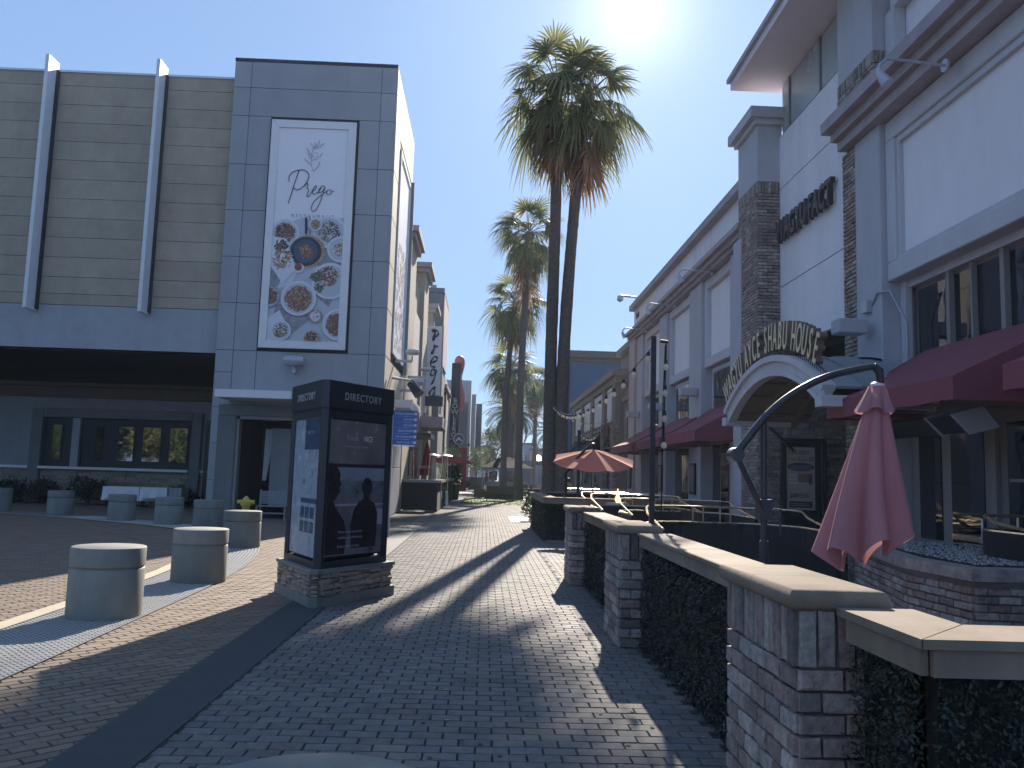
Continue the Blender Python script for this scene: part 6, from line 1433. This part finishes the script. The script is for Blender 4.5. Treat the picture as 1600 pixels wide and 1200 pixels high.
pp = thing('patio_gate_post', 'slate pillar between the kiosk and the black patio enclosure', 'post', (-3.9, 34.9, 0)); BX(-3.95, -3.62, 34.75, 35.2, 0, 3.2).build('post', 'wingwall', pp)
def closed_umbrella(x, y, z0, z1, label, m='red', txt=None):
    t = thing('closed_umbrella', label, 'umbrella', (x, y, 0), 'closed red patio umbrellas'); n = 48; rings = []
    for j in range(10):
        v = j / 9; r_ = .04 + .25 * v ** .8 * (1 if v < .9 else .8); rings.append([(x + r_ * (1 + (.1 + .2 * v) * math.sin(6 * 6.2832 * i / n)) * math.cos(6.2832 * i / n), y + r_ * (1 + (.1 + .2 * v) * math.sin(6 * 6.2832 * i / n)) * math.sin(6.2832 * i / n), z1 + (z0 - z1) * v) for i in range(n)])
    MB().prism_rings(rings).build('canopy', m, t, smooth=True); MB().tube([(x, y, 0), (x, y, z1 + .08)], .025).build('pole', 'grey', t)
    if txt: text('umbrella_letters', txt, .22, (x, y - .32, z0 + .35), (1, 0, 0), (0, 0, 1), 'signwhite', t, align='CENTER', ext=.005)
closed_umbrella(-3.55, 40.0, 1.45, 3.3, 'closed dark red umbrella nearest the blue wayfinding sign'); closed_umbrella(-2.95, 42.5, 1.5, 3.2, 'closed red umbrella with white lettering in the left patio', txt='PERONI')
open_umbrella(-2.05, 50.0, 2.75, 1.5, .45, 0, 'open red umbrella behind the patio heaters on the left', 'red')
def heater(x, y, label, h=2.55):
    t = thing('patio_heater', label, 'heater', (x, y, 0), 'pyramid flame heaters in the left patio')
    MB().lathe([(.38, h), (.3, h + .03), (.05, h + .1)], x, y, 20).build('reflector', 'steel', t, smooth=True)
    for a in (-1, 1):
        for b in (-1, 1): MB().tube([(x + a * .22, y + b * .22, 0), (x + a * .12, y + b * .12, h)], .018, 5).build('leg', 'steel', t)
    MB().tube([(x, y, .6), (x, y, h - .05)], .07, 10).build('glass_tube', 'cushion', t); MB().prism_rings([[(x - .24, y - .24, 0), (x + .24, y - .24, 0), (x + .24, y + .24, 0), (x - .24, y + .24, 0)], [(x - .2, y - .2, .75), (x + .2, y - .2, .75), (x + .2, y + .2, .75), (x - .2, y + .2, .75)]]).build('base', 'steel', t)
heater(-3.45, 39.0, 'patio heater just right of the nearest closed umbrella', 2.7); heater(-2.6, 41.5, 'patio heater right of the lettered umbrella', 2.5); heater(-2.0, 42.0, 'patio heater at the right end of the row, nearest the olive planter', 2.5)

# ================================================================== mid street: lawn furniture, pavilion, people, far end
def wicker(x, y, w, rz, label, name='wicker_chair', cat='chair'):
    t = thing(name, label, cat, (0, 0, 0), 'wicker lounge seats on the lawn')
    MB().bbox(-w / 2, w / 2, -.4, .4, .12, .42, .03).build('seat', 'wicker', t); MB().bbox(-w / 2, w / 2, .3, .45, .42, .95, .04).build('backrest', 'wicker', t)
    for s in (-1, 1): MB().bbox(min(s * w / 2, s * (w / 2 + .1)), max(s * w / 2, s * (w / 2 + .1)), -.4, .45, .12, .66, .03).build('armrest', 'wicker', t)
    MB().bbox(-w / 2 + .03, w / 2 - .03, -.38, .28, .42, .53, .03).build('seat_cushion', 'cushion', t)
    for a in (-w / 2 + .05, w / 2 - .05):
        for b in (-.35, .4): MB().tube([(a, b, 0), (a, b, .12)], .025, 6).build('leg', 'black', t)
    t.location = (x, y, 0); t.rotation_euler = (0, 0, rz)
wicker(-.1, 57.5, .8, 1.2, 'wicker armchair at the left of the lawn group'); wicker(1.0, 52.5, 1.7, 3.14, 'wicker sofa seen from behind at the centre of the lawn', 'wicker_sofa', 'sofa'); wicker(3.4, 62, .8, -.9, 'wicker armchair with a pale back right of the palm base'); wicker(2.9, 66, .8, -.6, 'farther wicker armchair right of the palm base')
pvn = thing('pavilion', 'black hip-roofed kiosk pavilion with white walls beyond the lawn', 'pavilion', (1.9, 80, 0))
MB().add([(-.4, 77, 2.3), (4.6, 77, 2.3), (4.6, 83, 2.3), (-.4, 83, 2.3), (1.6, 80, 3.35), (2.4, 80, 3.35)], [(0, 1, 5, 4), (1, 2, 5), (2, 3, 4, 5), (3, 0, 4), (0, 3, 2, 1)]).build('roof', 'blackcloth', pvn)
BX(0.2, 4.0, 78.5, 82, 0, 1.0).build('counter', 'farpale', pvn)
for x in (-.2, 1.3, 2.9, 4.3): BX(x, x + .12, 77.4, 77.52, 0, 2.3).build('post', 'farpale', pvn)
BX(-.3, 4.5, 77.3, 77.4, 2.05, 2.3).build('fascia', 'farpale', pvn); BX(.4, 1.2, 78.4, 78.5, 1.1, 2.0).build('menu_panel', 'pane', pvn); BX(2.2, 3.4, 78.4, 78.5, 1.1, 2.0).build('menu_panel', 'pane', pvn)
def person(x, y, label, top='shirtdark', leg='trouser', step=.15, rz=0, h=1.7):
    t = thing('person', label, 'person', (x, y, 0)); s = h / 1.7
    me = bpy.data.meshes.new('body'); J = [(0, 0, .95), (0, 0, 1.15), (0, 0, 1.38), (0, 0, 1.5), (0, .01, 1.62), (.09, 0, .9), (.1, -step * .5, .5), (.1, step, .06), (.1, step - .14, .03), (-.09, 0, .9), (-.1, step * .3, .5), (-.1, -step, .06), (-.1, -step - .14, .03), (.18, 0, 1.36), (.23, .03, 1.1), (.22, -.1, .88), (-.18, 0, 1.36), (-.23, -.02, 1.1), (-.22, .06, .86)]
    Ed = [(0, 1), (1, 2), (2, 3), (3, 4), (0, 5), (5, 6), (6, 7), (7, 8), (0, 9), (9, 10), (10, 11), (11, 12), (2, 13), (13, 14), (14, 15), (2, 16), (16, 17), (17, 18)]
    rad = [.14, .13, .15, .055, .1, .085, .06, .045, .035, .085, .06, .045, .035, .055, .04, .03, .055, .04, .03]
    me.from_pydata([tuple(c * s for c in j) for j in J], Ed, []); me.materials.append(M[top])
    o = link('body', me, t); o.modifiers.new('skin', 'SKIN'); 
    for i, r_ in enumerate(rad): me.skin_vertices[0].data[i].radius = (r_ * s, r_ * s * .85)
    me.skin_vertices[0].data[0].use_root = True; sd = o.modifiers.new('sub', 'SUBSURF'); sd.levels = 1; sd.render_levels = 1
    dg = bpy.context.evaluated_depsgraph_get(); ev = bpy.data.meshes.new_from_object(o.evaluated_get(dg)); o.modifiers.clear(); o.data = ev
    for mm in ('trouser' if leg == 'trouser' else leg, 'skin'): ev.materials.append(M[mm])
    for p in ev.polygons:
        z = p.center.z / s; ax = abs(p.center.x) / s
        p.material_index = 2 if (z > 1.46 or (ax > .19 and z < 1.0)) else (1 if z < .93 and ax < .19 else 0)
    MB().lathe([(.001, 1.75 * s), (.07, 1.74 * s), (.11, 1.68 * s), (.112, 1.62 * s), (.1, 1.57 * s)], x, y + .02, 14).build('hair', 'hair', t, smooth=True)
    t.rotation_euler = (0, 0, rz)
person(.25, 86, 'person in a dark red top walking beyond the lawn on the left', 'shirtred'); person(.9, 84, 'person in dark clothes just right of the red-topped walker', 'shirtdark'); person(2.4, 87, 'person standing at the pavilion counter behind the palm trunk', 'shirtdark')
person(3.95, 39.0, 'person in a green high-visibility vest behind the far patio divider', 'vest', rz=.5, h=1.55)
sgn = thing('menu_stand', 'tall white directory board standing far down the right side of the street', 'sign', (6.2, 92, 0)); BX(5.6, 6.8, 92, 92.15, .4, 2.8).build('board', 'farpale', sgn); BX(5.9, 6.5, 91.95, 91.99, .8, 2.4).build('board_print', 'glassfrost', sgn); BX(6.1, 6.3, 92.02, 92.1, 0, .4).build('foot', 'black', sgn)
for i, (x0, x1, y, z, m_, l) in enumerate(((6.9, 8.4, 150, 7.2, 'farpale', 'slim pale tower block seen between the palm trunks'), (8.0, 10.2, 145, 6.1, 'farpink', 'pinkish flat-roofed block at the end of the street'), (10.3, 14, 140, 7.9, 'farpale', 'pale curved-roof block beside the twin palm trunks'), (5.0, 9.0, 118, 3.4, 'slab', 'low dark shop canopy block behind the palm trunks'), (-16, 2.0, 190, 4.6, 'farpale', 'low hazy parking structure on the far left horizon'), (9.5, 15, 84, 9.0, 'farpale', 'pale block peeking past the slate blue building'))):
    t = thing('distant_block', l, 'building', ((x0 + x1) / 2, y, 0)); BX(x0, x1, y, y + 10, 0, z).build('wall', m_, t); BX(x0 - .15, x1 + .15, y - .15, y + 10.1, z, z + .3).build('parapet', 'slab', t)
    if i in (0, 1, 4):
        for k in range(int((x1 - x0) / 1.1)): BX(x0 + .3 + k * 1.1, x0 + .9 + k * 1.1, y - .05, y, z * .55, z * .75).build('window', 'pane', t)
lt = thing('lit_umbrella', 'small warm orange lit lantern by the far shops', 'lamp', (7.0, 110, 0)); MB().tube([(7, 110, 0), (7, 110, 3.6)], .05).build('pole', 'black', lt); MB().lathe([(.1, 3.6), (.45, 3.7), (.4, 4.2), (.1, 4.4)], 7, 110, 12).build('lantern', 'lampon', lt)
m = MB(); k = 60
for i in range(k + 1):
    x = -500 + 1000 * i / k; m.v += [(x, 700, -1), (x, 700, 11 + 5 * math.sin(i * .5) + 3 * math.sin(i * 1.7 + 1)), (x, 900, 16 + 5 * math.sin(i * .4 + 2))]
m.f = [(3 * i + j, 3 * i + 3 + j, 3 * i + 4 + j, 3 * i + 1 + j) for i in range(k) for j in (0, 1)]; m.build('hills', 'hill', kind='structure')
print('objects', len(bpy.data.objects), 'tris', sum(len(o.data.polygons) for o in bpy.data.objects if o.type == 'MESH'))

# ------------------------------------------------------------------ thin haze, added to lift shadows like lens flare veil and fade far things
hz = bpy.data.materials.new('haze'); hz.use_nodes = True; hz.node_tree.nodes.clear()
ho = hz.node_tree.nodes.new('ShaderNodeOutputMaterial'); hv = hz.node_tree.nodes.new('ShaderNodeVolumePrincipled')
hv.inputs['Color'].default_value = (.6, .78, 1, 1); hv.inputs['Density'].default_value = 0.0005; hv.inputs['Anisotropy'].default_value = 0.3
hz.node_tree.links.new(hv.outputs[0], ho.inputs['Volume'])
hb_ = MB().box(-720, 720, -720, 1420, -2.2, 24); link('haze', hb_.mesh('haze', hz), None, kind='stuff')

# ------------------------------------------------------------------ gum spots, dry leaves on the paving
def flat_specks(name, n, rad, zz, m, area, irregular=.25, k=7):
    V = []
    b = MB()
    for _ in range(n):
        x, y = random.uniform(area[0], area[1]), area[2] + (area[3] - area[2]) * random.random() ** 1.6
        r_ = random.uniform(.5, 1.2) * rad; b.add([(x + r_ * random.uniform(1 - irregular, 1 + irregular) * math.cos(6.283 * i / k), y + r_ * random.uniform(1 - irregular, 1 + irregular) * math.sin(6.283 * i / k), zz + random.uniform(0, .0015)) for i in range(k)], [tuple(range(k))])
    return b.build(name, m, pv, kind='stuff')
flat_specks('gum_spot', 190, .017, .0055, mat('old_gum', (.045, .043, .042), .8, bump=0), (-1.8, 1.5, 4.3, 24))
flat_specks('gum_spot', 60, .014, .0058, mat('pale_gum', (.3, .29, .28), .8, bump=0), (-1.8, 1.5, 4.3, 20))
b = MB()
for _ in range(70):
    x, y = random.choice((random.uniform(-1.8, 1.5), 1.5 - abs(random.gauss(0, .1)))), random.uniform(4.4, 26); a = random.uniform(0, 6.28); L = random.uniform(.015, .04); c_, s_ = math.cos(a), math.sin(a)
    b.add([(x - c_ * L, y - s_ * L, .008), (x - s_ * L * .35, y + c_ * L * .35, .014), (x + c_ * L, y + s_ * L, .009), (x + s_ * L * .35, y - c_ * L * .35, .007)], [(0, 1, 2, 3)])
b.build('fallen_leaf', mat('fallen_leaf_tan', (.22, .15, .08), .8, bump=0), pv, kind='stuff')
